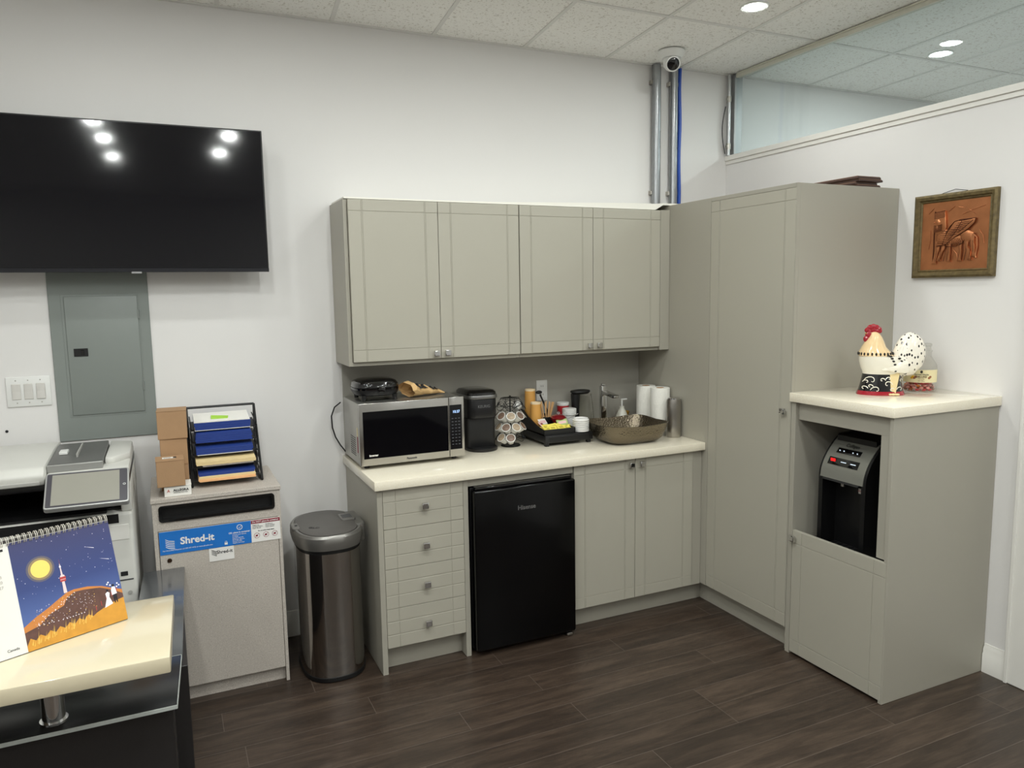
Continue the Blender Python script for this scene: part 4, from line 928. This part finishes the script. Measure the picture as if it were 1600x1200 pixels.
# ------------------------------------------------------------------ coffee pod carousel
CC = (-1.605, -.205)
t = thing('pod_carousel', (*CC, ZK), 'black wire carousel holding coffee pods beside the coffee maker', 'coffee pod holder')
MB().lathe([(.001, 0), (.052, 0), (.053, .003), (.049, .007), (.001, .008)], (*CC, ZK), 36).build('base', WIRE, t)
MB().cyl((*CC, ZK+.007), (*CC, ZK+.262), .0035, n=10).build('post', WIRE, t)
MB().ball((*CC, ZK+.265), .006, 12, 8).build('finial', WIRE, t)
camdir = math.atan2(-3.8187-CC[1], -3.2553-CC[0])
tiers = [(ZK+.218, 8, 0.), (ZK+.168, 8, .06), (ZK+.108, 8, -.32), (ZK+.052, 8, .02)]
POD_SLOT = {}
for ti, (tz, n, a0) in enumerate(tiers):
    mb = MB()
    mb.tube([(CC[0]+.030*math.cos(2*pi*k/24), CC[1]+.030*math.sin(2*pi*k/24), tz-.012) for k in range(24)], .0016, 6, closed=True)
    for k in range(n):
        an = camdir+a0+2*pi*k/n; o = Vector((math.cos(an), math.sin(an), 0)); axis = (o*math.cos(R(38))+Vector((0, 0, math.sin(R(38))))).normalized()
        c = Vector((*CC, tz))+o*.069; q = axis.to_track_quat('Z', 'Y').to_matrix()
        mb.tube([c+q @ Vector((.0238*math.cos(2*pi*j/16), .0238*math.sin(2*pi*j/16), 0)) for j in range(16)], .0014, 6, closed=True)
        mb.tube([Vector((*CC, tz-.012))+o*.030, c-q @ Vector((0, .0, .0))-o*.020-Vector((0, 0, .006)), c-o*.019], .0014, 6)
        POD_SLOT[(ti, k)] = (c+axis*.0022, axis)
    if ti == 0: mb.tube([(CC[0]+.050*math.cos(2*pi*k/24), CC[1]+.050*math.sin(2*pi*k/24), tz+.038) for k in range(24)], .0018, 6, closed=True)
    if ti == 0:
        for k in range(n):
            an = camdir+a0+2*pi*(k+.5)/n; o = Vector((math.cos(an), math.sin(an), 0)); mb.tube([Vector((*CC, tz+.040)), Vector((*CC, tz+.038))+o*.050, Vector((*CC, tz+.010))+o*.074, Vector((*CC, tz-.012))+o*.030], .0014, 6)
    mb.build('basket_ring', WIRE, t)
PODW = mat('pod_white', (222, 221, 216), .4); 
PODL = [mat('pod_lid_brown', (120, 98, 84), .4, noise=.7, ns=70), mat('pod_lid_tan', (164, 146, 122), .4, noise=.6, ns=80)]
pod0 = {}
def pod(ti, k, label, kind=0):
    c, axis = POD_SLOT[(ti, k % 8)]
    if kind not in pod0:
        t = thing('coffee_pod', (0, 0, 0), label, 'coffee pod', 'coffee pods in the carousel')
        MB().lathe([(.001, -.042), (.0155, -.042), (.0175, -.040), (.0218, -.003), (.0252, -.0012), (.0252, .0008), (.0215, .001)], n=28, cap=False).build('cup', PODW, t, local=True)
        MB().lathe([(.001, .0006), (.0205, .0006), (.0212, .0012), (.0205, .0014), (.001, .0014)], n=28, cap=False).build('foil_lid', PODL[kind], t, local=True)
        pod0[kind] = t
    else: t = dup(pod0[kind]); t['label'] = label
    t.location = c; t.rotation_euler = axis.to_track_quat('Z', 'Y').to_euler()
rowname = {1: 'upper full row', 2: 'middle row', 3: 'lowest row'}
for ti, ks in ((1, (-2, -1, 0, 1, 2)), (2, (-1, 0, 1, 2, -2)), (3, (-1, 0))):
    ks = sorted(ks)
    for j, k in enumerate(ks):
        pod(ti, k, 'white coffee pod in the %s of the carousel, %s' % (rowname[ti], ('leftmost', 'second from left', 'third from left', 'fourth from left', 'rightmost')[j] if len(ks) == 5 else ('left one', 'right one')[j]), (j+ti) % 2)
pod(0, 3, 'single white coffee pod in the nearly empty top basket of the carousel', 0)

# ------------------------------------------------------------------ coffee station organiser and its things
BT = mat('organizer_black', (20, 20, 21), .45)
t = thing('condiment_organizer', (-1.33, -.18, ZK), 'black two-level condiment organiser on the worktop beside the basin', 'organizer')
mb = MB().prism([(-.338, ZK+.016), (-.338, ZK+.058), (-.03, ZK+.058), (-.03, ZK+.016)], -1.462, -1.172, 'x', .004)
for x in (-1.450, -1.195):
    for y in (-.325, -.05): mb.prism([(x-.010, y-.010), (x+.010, y-.010), (x+.010, y+.010), (x-.010, y+.010)], ZK+.0003, ZK+.018, 'z')
mb.build('base', BT, t)
MB().box(-1.440, -1.20, -.3405, -.337, ZK+.022, ZK+.050, .001).build('drawer_front', BLACK, t)
# upper open tray, high at the rear-left
tz = ZK+.0585
mb = MB(); X0, X1, Yf, Yr = -1.466, -1.275, -.325, -.045
mb.box(X0, X1, Yf, Yr, tz, tz+.006)
mb.box(X0, X1, Yf, Yf+.004, tz+.006, tz+.030, .001)
mb.prism([(Yf, tz), (Yf, tz+.030), (-.25, tz+.042), (-.14, tz+.075), (-.08, tz+.105), (Yr, tz+.108), (Yr, tz)], X0, X0+.004, 'x')
mb.prism([(Yf, tz), (Yf, tz+.030), (-.18, tz+.035), (Yr, tz+.040), (Yr, tz)], X1-.004, X1, 'x')
mb.box(X0, X1, Yr-.004, Yr, tz, tz+.07)
mb.build('upper_tray', BT, t)
# sugar sachets
YEL = mat('yellow_sachet', (238, 222, 96), .6, noise=.04); PNK = mat('pink_sachet', (226, 186, 186), .6); GRN = mat('green_sachet', (168, 186, 118), .6); WSA = mat('white_sachet', (228, 224, 214), .6)
r3 = random.Random(11)
def sachet(x, y, z, rz, tilt, m, label, grp):
    t = thing('sugar_packet', (x, y, z), label, 'sugar packet', grp)
    t.rotation_euler = (tilt, r3.uniform(-.12, .12), rz)
    MB().loft([[(sx_*w, sy_*h, z_) for sx_, sy_ in ((-1, -1), (0, -1), (1, -1), (1, 1), (0, 1), (-1, 1))] for w, h, z_ in ((.031, .019, -.0004), (.029, .017, .0028))]).build('sachet', m, t, local=True)
    MB().box(-.022, .022, -.009, .007, .0028, .0030).build('print', mat('sachet_print', (196, 178, 70), .6) if m is YEL else (MAR if m is PNK else PNK if m is GRN else PNK), t, local=True)
for i in range(4):
    sachet(-1.428+.036*i, -.288, tz+.013, R(12-9*i), R(25), YEL, 'yellow sugar packet in the front compartment of the black organiser', 'yellow sugar packets')
for i in range(5):
    sachet(-1.432+.034*i, -.279, tz+.026+.002*(i % 2), R(-18+9*i), R(32), YEL, 'yellow sugar packet in the front compartment of the black organiser', 'yellow sugar packets')
for i in range(4):
    sachet(-1.418+.034*i, -.268, tz+.034, R(15-8*i), R(40), YEL, 'yellow sugar packet in the front compartment of the black organiser', 'yellow sugar packets')
sachet(-1.437, -.243, tz+.046, R(50), R(45), PNK, 'pink and white sugar packet leaning at the left of the yellow ones', None)
sachet(-1.415, -.212, tz+.054, R(25), R(50), WSA, 'white sugar packet standing behind the yellow ones', None)
sachet(-1.318, -.257, tz+.050, R(-10), R(50), GRN, 'green sugar packet standing at the right behind the yellow ones', None)
# stack of white lids at the right of the organiser
lt = None
for k in range(7):
    if lt is None:
        lt = thing('cup_lid', (0, 0, 0), '', 'cup lid', 'white cup lids stacked on the black organiser')
        MB().lathe([(.044, 0), (.0455, .002), (.0450, .006), (.040, .008), (.039, .014), (.034, .0145), (.032, .011), (.001, .011)], n=36, cap=False).build('lid_shell', mat('lid_plastic', (232, 231, 228), .35), lt, local=True); c = lt
        MB().box(-.006, .006, -.032, -.026, .0112, .0120).build('sip_hole', DGREY, lt, local=True)
    else: c = dup(lt)
    c.location = (-1.222, -.292, tz+.0008+.0095*k)
    c['label'] = 'white plastic cup lid stacked on the black organiser, %s of seven' % ('lowest', 'second', 'third', 'fourth', 'fifth', 'sixth', 'topmost')[k]
# amber paper cups
AMB = mat('amber_cup', (214, 158, 80), .6, noise=.04); CRT = mat('cup_rim_cream', (236, 214, 176), .6)
def upcup(x, y, z, h, r0, r1, label):
    t = thing('paper_cup', (x, y, z), label, 'paper cup')
    MB().lathe([(.001, 0), (r0, 0), (r0+.001, .002), (r1, h-.012), (r1-.002, h-.002)], (x, y, z), 32, cap=False).build('cup_wall', AMB, t)
    MB().lathe([(r1-.0005, h-.013), (r1+.0005, h-.004), (r1-.002, h), (r1-.006, h), (r1-.008, h-.004), (.001, h-.004)], (x, y, z), 32, cap=False).build('cup_base', CRT, t)
upcup(-1.426, -.083, tz+.0065, .215, .032, .0290, 'taller upturned amber paper cup stack behind the pod carousel')
upcup(-1.426, -.152, tz+.0065, .150, .0335, .0285, 'shorter upturned amber paper cup stack beside the stirring sticks')
# stirrer holder with sticks
t = thing('stirrer_holder', (-1.3585, -.140, tz+.0065), 'small dark cup holding wooden stirring sticks', 'holder')
MB().lathe([(.001, 0), (.026, 0), (.030, .062), (.028, .062), (.0245, .003), (.001, .003)], (-1.3585, -.140, tz+.0065), 24, cap=False).build('cup', BT, t)
STK = mat('birch_wood', (206, 164, 114), .6, noise=.2, ns=160)
st0 = None
for k in range(17):
    if st0 is None:
        st0 = MB().prism(rrect(-.0031, .0031, 0, .142, .0028, 3), -.0007, .0007, 'y').build('stirring_stick', STK, local=True); c = st0
        tag(c, 'light wooden stirring stick fanned out in the small dark cup', 'stirring stick', 'wooden stirring sticks')
    else: c = st0.copy(); COL.objects.link(c)
    an = 2*pi*k/17; fx = math.cos(an)
    c.location = (-1.3585+.012*fx, -.140+.012*math.sin(an), tz+.0105); c.rotation_euler = (-.10*math.sin(an), .40*fx-.12+r3.uniform(-.03, .03), r3.uniform(-.2, .2))
# black serving spoon standing behind
t = thing('serving_spoon', (-1.318, -.115, tz+.0065), 'black plastic serving spoon leaning left above the stirring sticks', 'spoon')
mb = MB().tube([(-1.318, -.112, tz+.008), (-1.335, -.112, tz+.10), (-1.378, -.112, tz+.190)], lambda f: .0042+.001*f, 8); mb.build('handle', BLACK, t)
MB().ball((-1.385, -.112, tz+.203), (.020, .012, .010), 16, 10, M=Matrix.Translation((0, 0, 0))).build('bowl', BLACK, t)
# red-labelled can, white cup with cups, dark red bowl
t = thing('creamer_can', (-1.213, -.075, tz+.0005), 'red canister with a white lid behind the stirring sticks', 'canister')
REDC = mat('can_red', (170, 30, 40), .4)
mb = MB().lathe([(.001, 0), (.034, 0), (.034, .112)], (-1.213, -.075, tz+.0005), 32, cap=False); mb.build('can_body', REDC, t)
MB().lathe([(.0345, .1122), (.0355, .114), (.0355, .128), (.033, .130), (.001, .130)], (-1.213, -.075, tz+.0005), 32, cap=False).build('lid', WHITE, t)
t = thing('white_cup', (-1.222, -.165, tz+.0005), 'white cup topped with stacked white lids beside the red canister', 'cup')
MB().lathe([(.001, 0), (.026, 0), (.033, .072), (.031, .073), (.024, .003)], (-1.222, -.165, tz+.0005), 28, cap=False).build('cup_wall', WHITE, t)
for k in range(4):
    MB().lathe([(.031, 0), (.039, .001), (.040, .006), (.036, .009), (.001, .0095)], (-1.222, -.165, tz+.073+.0085*k), 28, cap=False).build('stacked_lid', WHITE, t)
t = thing('sugar_bowl', (-1.3145, -.208, tz+.0065), 'dark red glass bowl with a clear knob behind the sugar packets', 'bowl')
MB().lathe([(.001, 0), (.016, .001), (.026, .022), (.036, .046), (.044, .056), (.045, .064), (.036, .073), (.018, .080), (.001, .081)], (-1.3145, -.208, tz+.0065), 32, cap=False).build('red_bowl', mat('dark_red_glass', (112, 14, 24), .12, coat=.8), t)
MB().ball((-1.3145, -.208, tz+.094), .009, 14, 10).build('knob', mat('clear_glass', (240, 240, 240), .03, trans=.9), t)
t = thing('teaspoon', (-1.235, -.215, tz+.05), 'thin metal teaspoon handle sticking out right of the red bowl', 'spoon')
MB().tube([(-1.275, -.225, tz+.058), (-1.240, -.235, tz+.072), (-1.212, -.245, tz+.088)], .0016, 6).build('handle', CHROME, t)
# carafe with black handle
t = thing('glass_carafe', (-1.10, -.09, ZK), 'glass carafe with wide black lid and thick black handle behind the basin', 'carafe')
GLS = bpy.data.materials.new('thin_clear_glass'); GLS.use_nodes = True; nt2 = GLS.node_tree; nt2.nodes.remove(nt2.nodes['Principled BSDF'])
a1 = nt2.nodes.new('ShaderNodeBsdfTransparent'); a1.inputs[0].default_value = (.93, .93, .91, 1); a2 = nt2.nodes.new('ShaderNodeBsdfGlossy'); a2.inputs['Roughness'].default_value = .03; a3 = nt2.nodes.new('ShaderNodeLayerWeight'); a3.inputs[0].default_value = .18
a4 = nt2.nodes.new('ShaderNodeMixShader'); nt2.links.new(a3.outputs['Facing'], a4.inputs[0]); nt2.links.new(a1.outputs[0], a4.inputs[1]); nt2.links.new(a2.outputs[0], a4.inputs[2]); nt2.links.new(a4.outputs[0], nt2.nodes['Material Output'].inputs[0])
gx, gy = -1.078, -.088
MB().lathe([(.001, .002), (.048, .002), (.054, .02), (.054, .10), (.048, .17), (.042, .215), (.040, .232)], (gx, gy, ZK), 36, cap=False).build('glass_body', GLS, t)
MB().loft([[(x, y, ZK+z) for x, y in sup(-1.108, -.09, a, b, 2)] for a, b, z in ((.050, .036, .2325), (.062, .046, .244), (.058, .042, .251), (.03, .02, .256))]).build('lid', BLACK, t)
MB().loft([[(x, y, ZK+z) for x, y in sup(-1.140, -.09, a*.9, a, 2.4, 24)] for a, z in ((.025, .0005), (.025, .05), (.022, .14), (.026, .2), (.028, .232))]).build('handle', BLACK, t)

# ------------------------------------------------------------------ basin, faucet and things around
HM = mat('hammered_metal', (118, 109, 94), .24, .95, noise=.05)
Nn, Ll, Bb = nodes(HM)
tcn = Nn.new('ShaderNodeTexCoord'); vo = Nn.new('ShaderNodeTexVoronoi'); vo.inputs['Scale'].default_value = 105; Ll.new(tcn.outputs['Object'], vo.inputs['Vector'])
bpn = Nn.new('ShaderNodeBump'); bpn.inputs['Strength'].default_value = .7; bpn.inputs['Distance'].default_value = .0032; Ll.new(vo.outputs['Distance'], bpn.inputs['Height']); Ll.new(bpn.outputs[0], Bb.inputs['Normal'])
bx, by = -.985, -.385
t = thing('vessel_basin', (bx, by, ZK), 'square hammered metal vessel basin sitting on the worktop', 'sink')
def br(a, b, z, wave=0., p=4.5, n=72):
    P = sup(bx, by, a, b, p, n); out_ = []
    for x, y in P:
        cnr = abs((x-bx)/a*(y-by)/b); out_.append((x, y, ZK+z+wave*(cnr**1.5)))
    return out_
MB().loft([br(.130, .108, .004), br(.150, .124, .008), br(.170, .142, .026), br(.184, .156, .060, .003), br(.195, .167, .098, .012), br(.198, .170, .101, .012), br(.195, .167, .102, .012), br(.180, .152, .060, .003), br(.166, .138, .030), br(.13, .105, .013), br(.03, .02, .010)]).build('bowl', HM, t, angle=60)
MB().lathe([(.001, .0), (.105, .0), (.105, .004), (.001, .004)], (bx, by, ZK+.0002), 40).build('drain_ring', NICKEL, t)
t = thing('faucet', (-.965, -.105, ZK), 'tall square chrome faucet behind the basin', 'faucet')
mb = MB().box(-.984, -.950, -.125, -.092, ZK, ZK+.270, .003, 2); mb.build('column', CHROME, t)
MB().box(-.992, -.942, -.133, -.084, ZK, ZK+.006, .002).build('base_plate', CHROME, t)
mb = MB().prism([(-.125, ZK+.245), (-.125, ZK+.222), (-.24, ZK+.212), (-.255, ZK+.214), (-.255, ZK+.228), (-.24, ZK+.231)], -.984, -.950, 'x', .003); sp_ = mb.build('spout', CHROME, t)
MB().box(-.977, -.957, -.118, -.098, ZK+.2705, ZK+.283, .003, 2).build('lever_cap', CHROME, t)
def frost(name, rgb, tr_): return mat(name, rgb, .35, trans=tr_)
t = thing('soap_bottle', (-.835, -.105, ZK), 'white conical soap bottle with pump top behind the basin', 'soap dispenser')
MB().lathe([(.001, 0), (.044, 0), (.046, .004), (.044, .04), (.034, .085), (.022, .115), (.014, .128), (.014, .140), (.001, .140)], (-.835, -.105, ZK), 32, cap=False).build('bottle', mat('soap_white', (214, 212, 200), .3), t)
MB().cyl((-.835, -.105, ZK+.14), (-.835, -.105, ZK+.175), .005, n=12).build('pump_stem', WHITE, t)
MB().box(-.842, -.800, -.111, -.099, ZK+.175, ZK+.184, .003).build('pump_head', WHITE, t)
MB().lathe([(.0452, .035), (.0385, .072)], (-.835, -.105, ZK), 32, cap=False).build('label', mat('label_pale_green', (190, 196, 176), .5), t)
t = thing('amber_dish', (-.80, -.05, ZK), 'small amber glass dish between soap bottle and paper towels', 'dish')
MB().lathe([(.001, 0), (.024, 0), (.024, .06), (.036, .095), (.038, .100), (.034, .100), (.020, .064), (.001, .062)], (-.792, -.055, ZK), 28, cap=False).build('bowl', mat('amber_glass', (170, 128, 40), .12, coat=.5), t)
TW = mat('paper_towel', (228, 226, 218), .9, noise=.01, bump=.9, bs=150)
Nn, Ll, Bb = nodes(TW)
def roll(x, y, label):
    t = thing('paper_towel_roll', (x, y, ZK), label, 'paper towel', 'paper towel rolls')
    MB().lathe([(.0215, .001), (.0535, .0), (.0545, .003), (.0545, .262), (.053, .265), (.0215, .264), (.0215, .001)], (x, y, ZK), 48, cap=False).build('towel', TW, t)
    MB().lathe([(.0212, .0), (.0212, .2655), (.0195, .2655), (.0195, .0), (.0212, .0)], (x, y, ZK), 24, cap=False).build('core', CARD, t)
roll(-.725, -.19, 'white paper towel roll standing in the worktop corner, left one')
roll(-.7155, -.3150, 'white paper towel roll beside the tall cabinet, right one')
t = thing('steel_tumbler', (-.702, -.425, ZK), 'brushed steel bottle standing at the right end of the worktop', 'bottle')
MB().lathe([(.001, 0), (.038, 0), (.040, .003), (.040, .06), (.0395, .085), (.040, .115), (.041, .15), (.041, .20), (.039, .212), (.001, .212)], (-.702, -.425, ZK), 40, cap=False).build('body', mat('tumbler_steel', (168, 164, 158), .3, .95, noise=.03), t)
MB().lathe([(.034, .2122), (.034, .219), (.030, .221), (.001, .221)], (-.702, -.425, ZK), 32, cap=False).build('cap', CHROME, t)

# ------------------------------------------------------------------ rooster jar
ZW = 1.2505
RW = Nn_w = mat('glazed_white', (238, 232, 216), .12, coat=.7, noise=.01); RB = mat('glazed_black', (18, 18, 20), .12, coat=.7); RR = mat('glazed_red', (158, 22, 38), .14, coat=.7)
RT = mat('glazed_tan_neck', (236, 206, 158), .14, coat=.7, noise=.05, ns=30)
t = thing('rooster_jar', (-.372, -1.483, ZW), 'ceramic rooster cookie jar, white with black spots and red comb', 'cookie jar', rz=-.68)
K = .000312
def X(px): return (px-450)*K
def Zz(py): return (1085-py)*K
def ring(xa, xb, ry, py, n=40, p=2.1):
    cx_ = (X(xa)+X(xb))/2; a_ = abs(X(xb)-X(xa))/2
    return [(x, y, Zz(py)) for x, y in sup(cx_, 0, a_, ry, p, n)]
MB().loft([ring(130, 770, .066, 1085), ring(132, 768, .067, 1070), ring(150, 748, .064, 1030)]).build('red_rim', RR, t, local=True)
MB().loft([ring(152, 745, .0635, 1029.5), ring(172, 728, .060, 960), ring(190, 720, .057, 880), ring(205, 720, .055, 790)]).build('black_skirt', RB, t, local=True)
MB().loft([ring(205, 725, .055, 789.5), ring(200, 760, .060, 760), ring(170, 790, .067, 690), ring(152, 790, .070, 610), ring(150, 700, .068, 545), ring(165, 600, .060, 533)]).build('body', RW, t, local=True)
# leg patch (cream) crossing the skirt
mb = MB().loft([[(X(530+20*f), -.0535-.007*f, Zz(770+290*f)), (X(660-50*f), -.0490-.008*f, Zz(770+290*f)), (X(660-50*f), -.038, Zz(770+290*f)), (X(530+20*f), -.040, Zz(770+290*f))] for f in (0, .25, .5, .75, 1)])
for dx in (-60, 0, 70): mb.ball((X(580+dx*.7), -.0605, Zz(1066)), (.011, .006, .005), 12, 8)
mb.build('foot_patch', mat('glazed_cream', (232, 210, 158), .14, coat=.7), t, local=True)
MB().loft([ring(140, 610, .062, 532), ring(148, 560, .058, 480), ring(180, 500, .048, 410), ring(218, 475, .040, 340), ring(262, 448, .032, 280), ring(285, 415, .024, 230), ring(300, 385, .014, 205), ring(325, 360, .004, 195)]).build('neck', RT, t, local=True)
# collar spots and band
mb = MB()
for k in range(26):
    a_ = 2*pi*k/26; cx_ = (X(145)+X(590))/2; rx = (X(590)-X(145))/2+.001
    mb.ball((cx_+rx*math.cos(a_), .0605*math.sin(a_), Zz(505)), (.0042, .0042, .0075), 10, 8)
for u_, v_ in ((540, 560), (560, 600), (580, 645), (585, 690), (590, 735), (640, 560), (670, 600), (735, 660), (655, 665), (665, 720), (745, 700), (745, 740), (735, 775), (490, 520), (520, 530)):
    yb_ = -.069*math.sqrt(max(.05, 1-((X(u_)-X(470))/(X(790)-X(470)))**2))
    mb.ball((X(u_), yb_, Zz(v_)), (.0065, .003, .0045), 10, 8)
mb.build('black_feather_marks', RB, t, local=True)
# tail plume with spots
TL = mat('spotted_glaze', (240, 236, 226), .12, coat=.7)
Nn, Ll, Bb = nodes(TL)
tcn = Nn.new('ShaderNodeTexCoord'); mpn = Nn.new('ShaderNodeMapping'); mpn.inputs['Scale'].default_value = (1.25, 1, .8); mpn.inputs['Rotation'].default_value = (0, .5, 0); Ll.new(tcn.outputs['Object'], mpn.inputs[0])
vo = Nn.new('ShaderNodeTexVoronoi'); vo.inputs['Scale'].default_value = 62; vo.inputs['Randomness'].default_value = .75; Ll.new(mpn.outputs[0], vo.inputs['Vector'])
lt_ = Nn.new('ShaderNodeMath'); lt_.operation = 'LESS_THAN'; lt_.inputs[1].default_value = .30; Ll.new(vo.outputs['Distance'], lt_.inputs[0])
mxn = Nn.new('ShaderNodeMix'); mxn.data_type = 'RGBA'; Ll.new(lt_.outputs[0], mxn.inputs[0]); mxn.inputs[6].default_value = (*lin((240, 234, 220)), 1); mxn.inputs[7].default_value = (*lin((20, 20, 22)), 1); Ll.new(mxn.outputs[2], Bb.inputs['Base Color'])
rings = []
spn = [(600, 720, .012, .030), (660, 735, .034, .042), (735, 690, .054, .048), (780, 600, .066, .048), (805, 500, .0665, .046), (812, 410, .062, .042), (808, 320, .050, .036), (800, 250, .034, .024), (797, 205, .008, .006)]
for i, (u_, v_, w_, d_r) in enumerate(spn):
    u2, v2 = spn[min(i+1, 8)][:2]; u1, v1 = spn[max(i-1, 0)][:2]; tx_, tz_ = X(u2)-X(u1), Zz(v2)-Zz(v1); l_ = math.hypot(tx_, tz_); nx_, nz_ = -tz_/l_, tx_/l_
    rings.append([(X(u_)+nx_*w_*math.cos(a_), d_r*math.sin(a_), Zz(v_)+nz_*w_*math.cos(a_)) for a_ in [2*pi*k/32 for k in range(32)]])
MB().loft(rings).build('tail', TL, t, local=True)
MB().loft([[(X(u_)+w_*math.cos(a_), -.056+dd+.012*math.sin(a_), Zz(v_)+w_*.62*math.sin(a_+.5)) for a_ in [2*pi*k/20 for k in range(20)]] for u_, v_, w_, dd in ((430, 640, .010, .004), (520, 650, .040, -.002), (620, 670, .044, .004), (735, 740, .016, .016))]).build('wing', RW, t, local=True)
mb = MB()
for u_, v_, r_ in ((250, 175, .0125), (285, 140, .0135), (325, 130, .0140), (365, 140, .0135), (400, 165, .0120), (415, 190, .009), (270, 195, .011), (330, 175, .015), (380, 185, .010)): mb.ball((X(u_), 0, Zz(v_)), (r_, .008, r_), 14, 10)
for a_ in (-1, 1): 
    mb.ball((X(265), a_*.009, Zz(240)), (.012, .005, .014), 12, 8); mb.ball((X(235), a_*.008, Zz(300)), (.010, .006, .015), 12, 8)
mb.build('comb', RR, t, local=True)
MB().loft([[(X(265)-.0+0, .006*math.cos(a_), Zz(215)+.006*math.sin(a_)) for a_ in [2*pi*k/10 for k in range(10)]], [(X(215), .0008*math.cos(a_), Zz(222)+.0008*math.sin(a_)) for a_ in [2*pi*k/10 for k in range(10)]]]).build('beak', mat('glazed_yellow', (226, 170, 80), .2, coat=.5), t, local=True)
for s_ in (-1, 1): MB().ball((X(318), s_*.0185, Zz(240)), .0035, 10, 8).build('eye', RB, t, local=True)
# scrolls on the skirt
mb = MB()
def onsk(u_, v_):
    f = (1085-v_)/300; cx_ = X(450); a_ = X(745)-X(450)-(.010*f); ry = .0655-.010*f; xx = X(u_); return (xx, -ry*math.sqrt(max(.02, 1-((xx-cx_)/a_)**2))-.0008, Zz(v_))
def scroll(u_, v_, s_, fl_=1, tail=1.):
    P = [onsk(u_+fl_*s_*(1.2-.13*i*.6)*math.cos(.5*i)*(1-.07*i), v_-s_*(1.0-.09*i)*math.sin(.5*i)) for i in range(11)]
    mb.tube(P, lambda f: .0022*(1-.6*abs(f-.3)), 6)
scroll(300, 880, 75, -1); scroll(360, 1010, 62, -1); scroll(500, 930, 58, 1); scroll(210, 990, 40, 1); scroll(680, 1000, 45, -1); scroll(690, 880, 30, 1); scroll(430, 870, 38, 1); scroll(280, 960, 34, 1)
scroll(240, 900, 36, -1); scroll(560, 1010, 40, 1); scroll(520, 850, 34, -1)
mb.build('white_scrolls', RW, t, local=True)

# glass jar
jx, jy = -.140, -1.497
t = thing('glass_jar', (jx, jy, ZW), 'clear glass candy jar with a cream paper label behind the rooster', 'jar')
mb = MB().lathe([(.001, .002), (.066, .002), (.0725, .008), (.0735, .09), (.070, .120), (.052, .150), (.046, .160), (.046, .178), (.049, .180), (.049, .186), (.044, .188), (.042, .205)], (jx, jy, ZW), 44, cap=False)
mb.build('glass_body', GLS, t)
MB().lathe([(.001, .204), (.044, .204), (.046, .207), (.046, .214), (.043, .217), (.001, .217)], (jx, jy, ZW), 36, cap=False).build('glass_lid', GLS, t)
JR = .0741; ca = math.atan2(-3.8187-jy, -3.2553-jx)+.12
LBL = mat('jar_label', (234, 222, 178), .55, noise=.02)
lab = MB().loft([[(jx+JR*math.cos(a_), jy+JR*math.sin(a_), ZW+z_) for a_ in [ca-1.15+2.3*k/24 for k in range(25)]] for z_ in (.045, .102)], closed=False, cap=False).build('paper_label', LBL, t)
def jtext(s_, size, z_, m_, off_=0., **kw):
    a_ = ca+off_; q = text(s_, size, (0, 0, 0), m_, lab, 'label_text', rot=(pi/2, 0, a_+pi/2), **kw); q.location = ((JR+.0007)*math.cos(a_), (JR+.0007)*math.sin(a_), z_); return q
BRN = mat('label_brown', (96, 66, 40), .6)
jtext('DELUXE', .0120, .071, BRN, offset=.0002); jtext('Harvest Snacks', .0095, .082, INK, offset=.0001); jtext('fruit candy', .006, .062, BRN); jtext('NET 500 g', .006, .0525, BRN)
q = MB().ball((0, 0, 0), (.0055, .0008, .0065), 16, 8).build('label_crest', INK, lab, local=True); q.location = ((JR+.0006)*math.cos(ca), (JR+.0006)*math.sin(ca), .0935); q.rotation_euler = (0, 0, ca+pi/2)
for off_, m_ in ((-.52, mat('fruit_yellow', (226, 172, 40), .5)), (-.38, mat('fruit_brown', (140, 84, 60), .5)), (.44, mat('fruit_brown2', (150, 96, 60), .5))):
    for s_ in (0, 1):
        q = MB().ball((0, 0, 0), (.006, .0008, .005), 14, 8).build('fruit_print', m_, lab, local=True); a_ = ca+off_+.07*s_; q.location = ((JR+.0006)*math.cos(a_), (JR+.0006)*math.sin(a_), .066+.005*s_); q.rotation_euler = (0, 0, a_+pi/2)
CND = [mat('candy_orange', (222, 130, 60), .3), mat('candy_red', (198, 66, 70), .3), mat('candy_pink', (226, 150, 140), .3), mat('candy_brown', (150, 84, 56), .3)]
r4 = random.Random(5); c0 = {}
n_c = 0
for lay in range(4):
    for k in range(17 if lay < 2 else 12):
        rr_ = (.056, .056, .050, .046)[lay] if k < 12 else .032; a_ = 2*pi*k/12+lay*.3 if k < 12 else 2*pi*k/5
        mi_ = r4.randrange(4)
        if mi_ not in c0:
            c0[mi_] = MB().ball((0, 0, 0), (.0095, .0085, .0052), 12, 8).build('candy', CND[mi_], local=True); c = c0[mi_]
        else: c = c0[mi_].copy(); COL.objects.link(c)
        tag(c, '%s candy at the bottom of the glass jar' % ('orange', 'red', 'pale pink', 'brown')[mi_], 'candy', '%s candies in the jar' % ('orange', 'red', 'pink', 'brown')[mi_])
        c.location = (jx+rr_*math.cos(a_), jy+rr_*math.sin(a_), ZW+.010+.0092*lay); c.rotation_euler = (r4.uniform(-.3, .3), r4.uniform(-.3, .3), r4.uniform(0, 3))
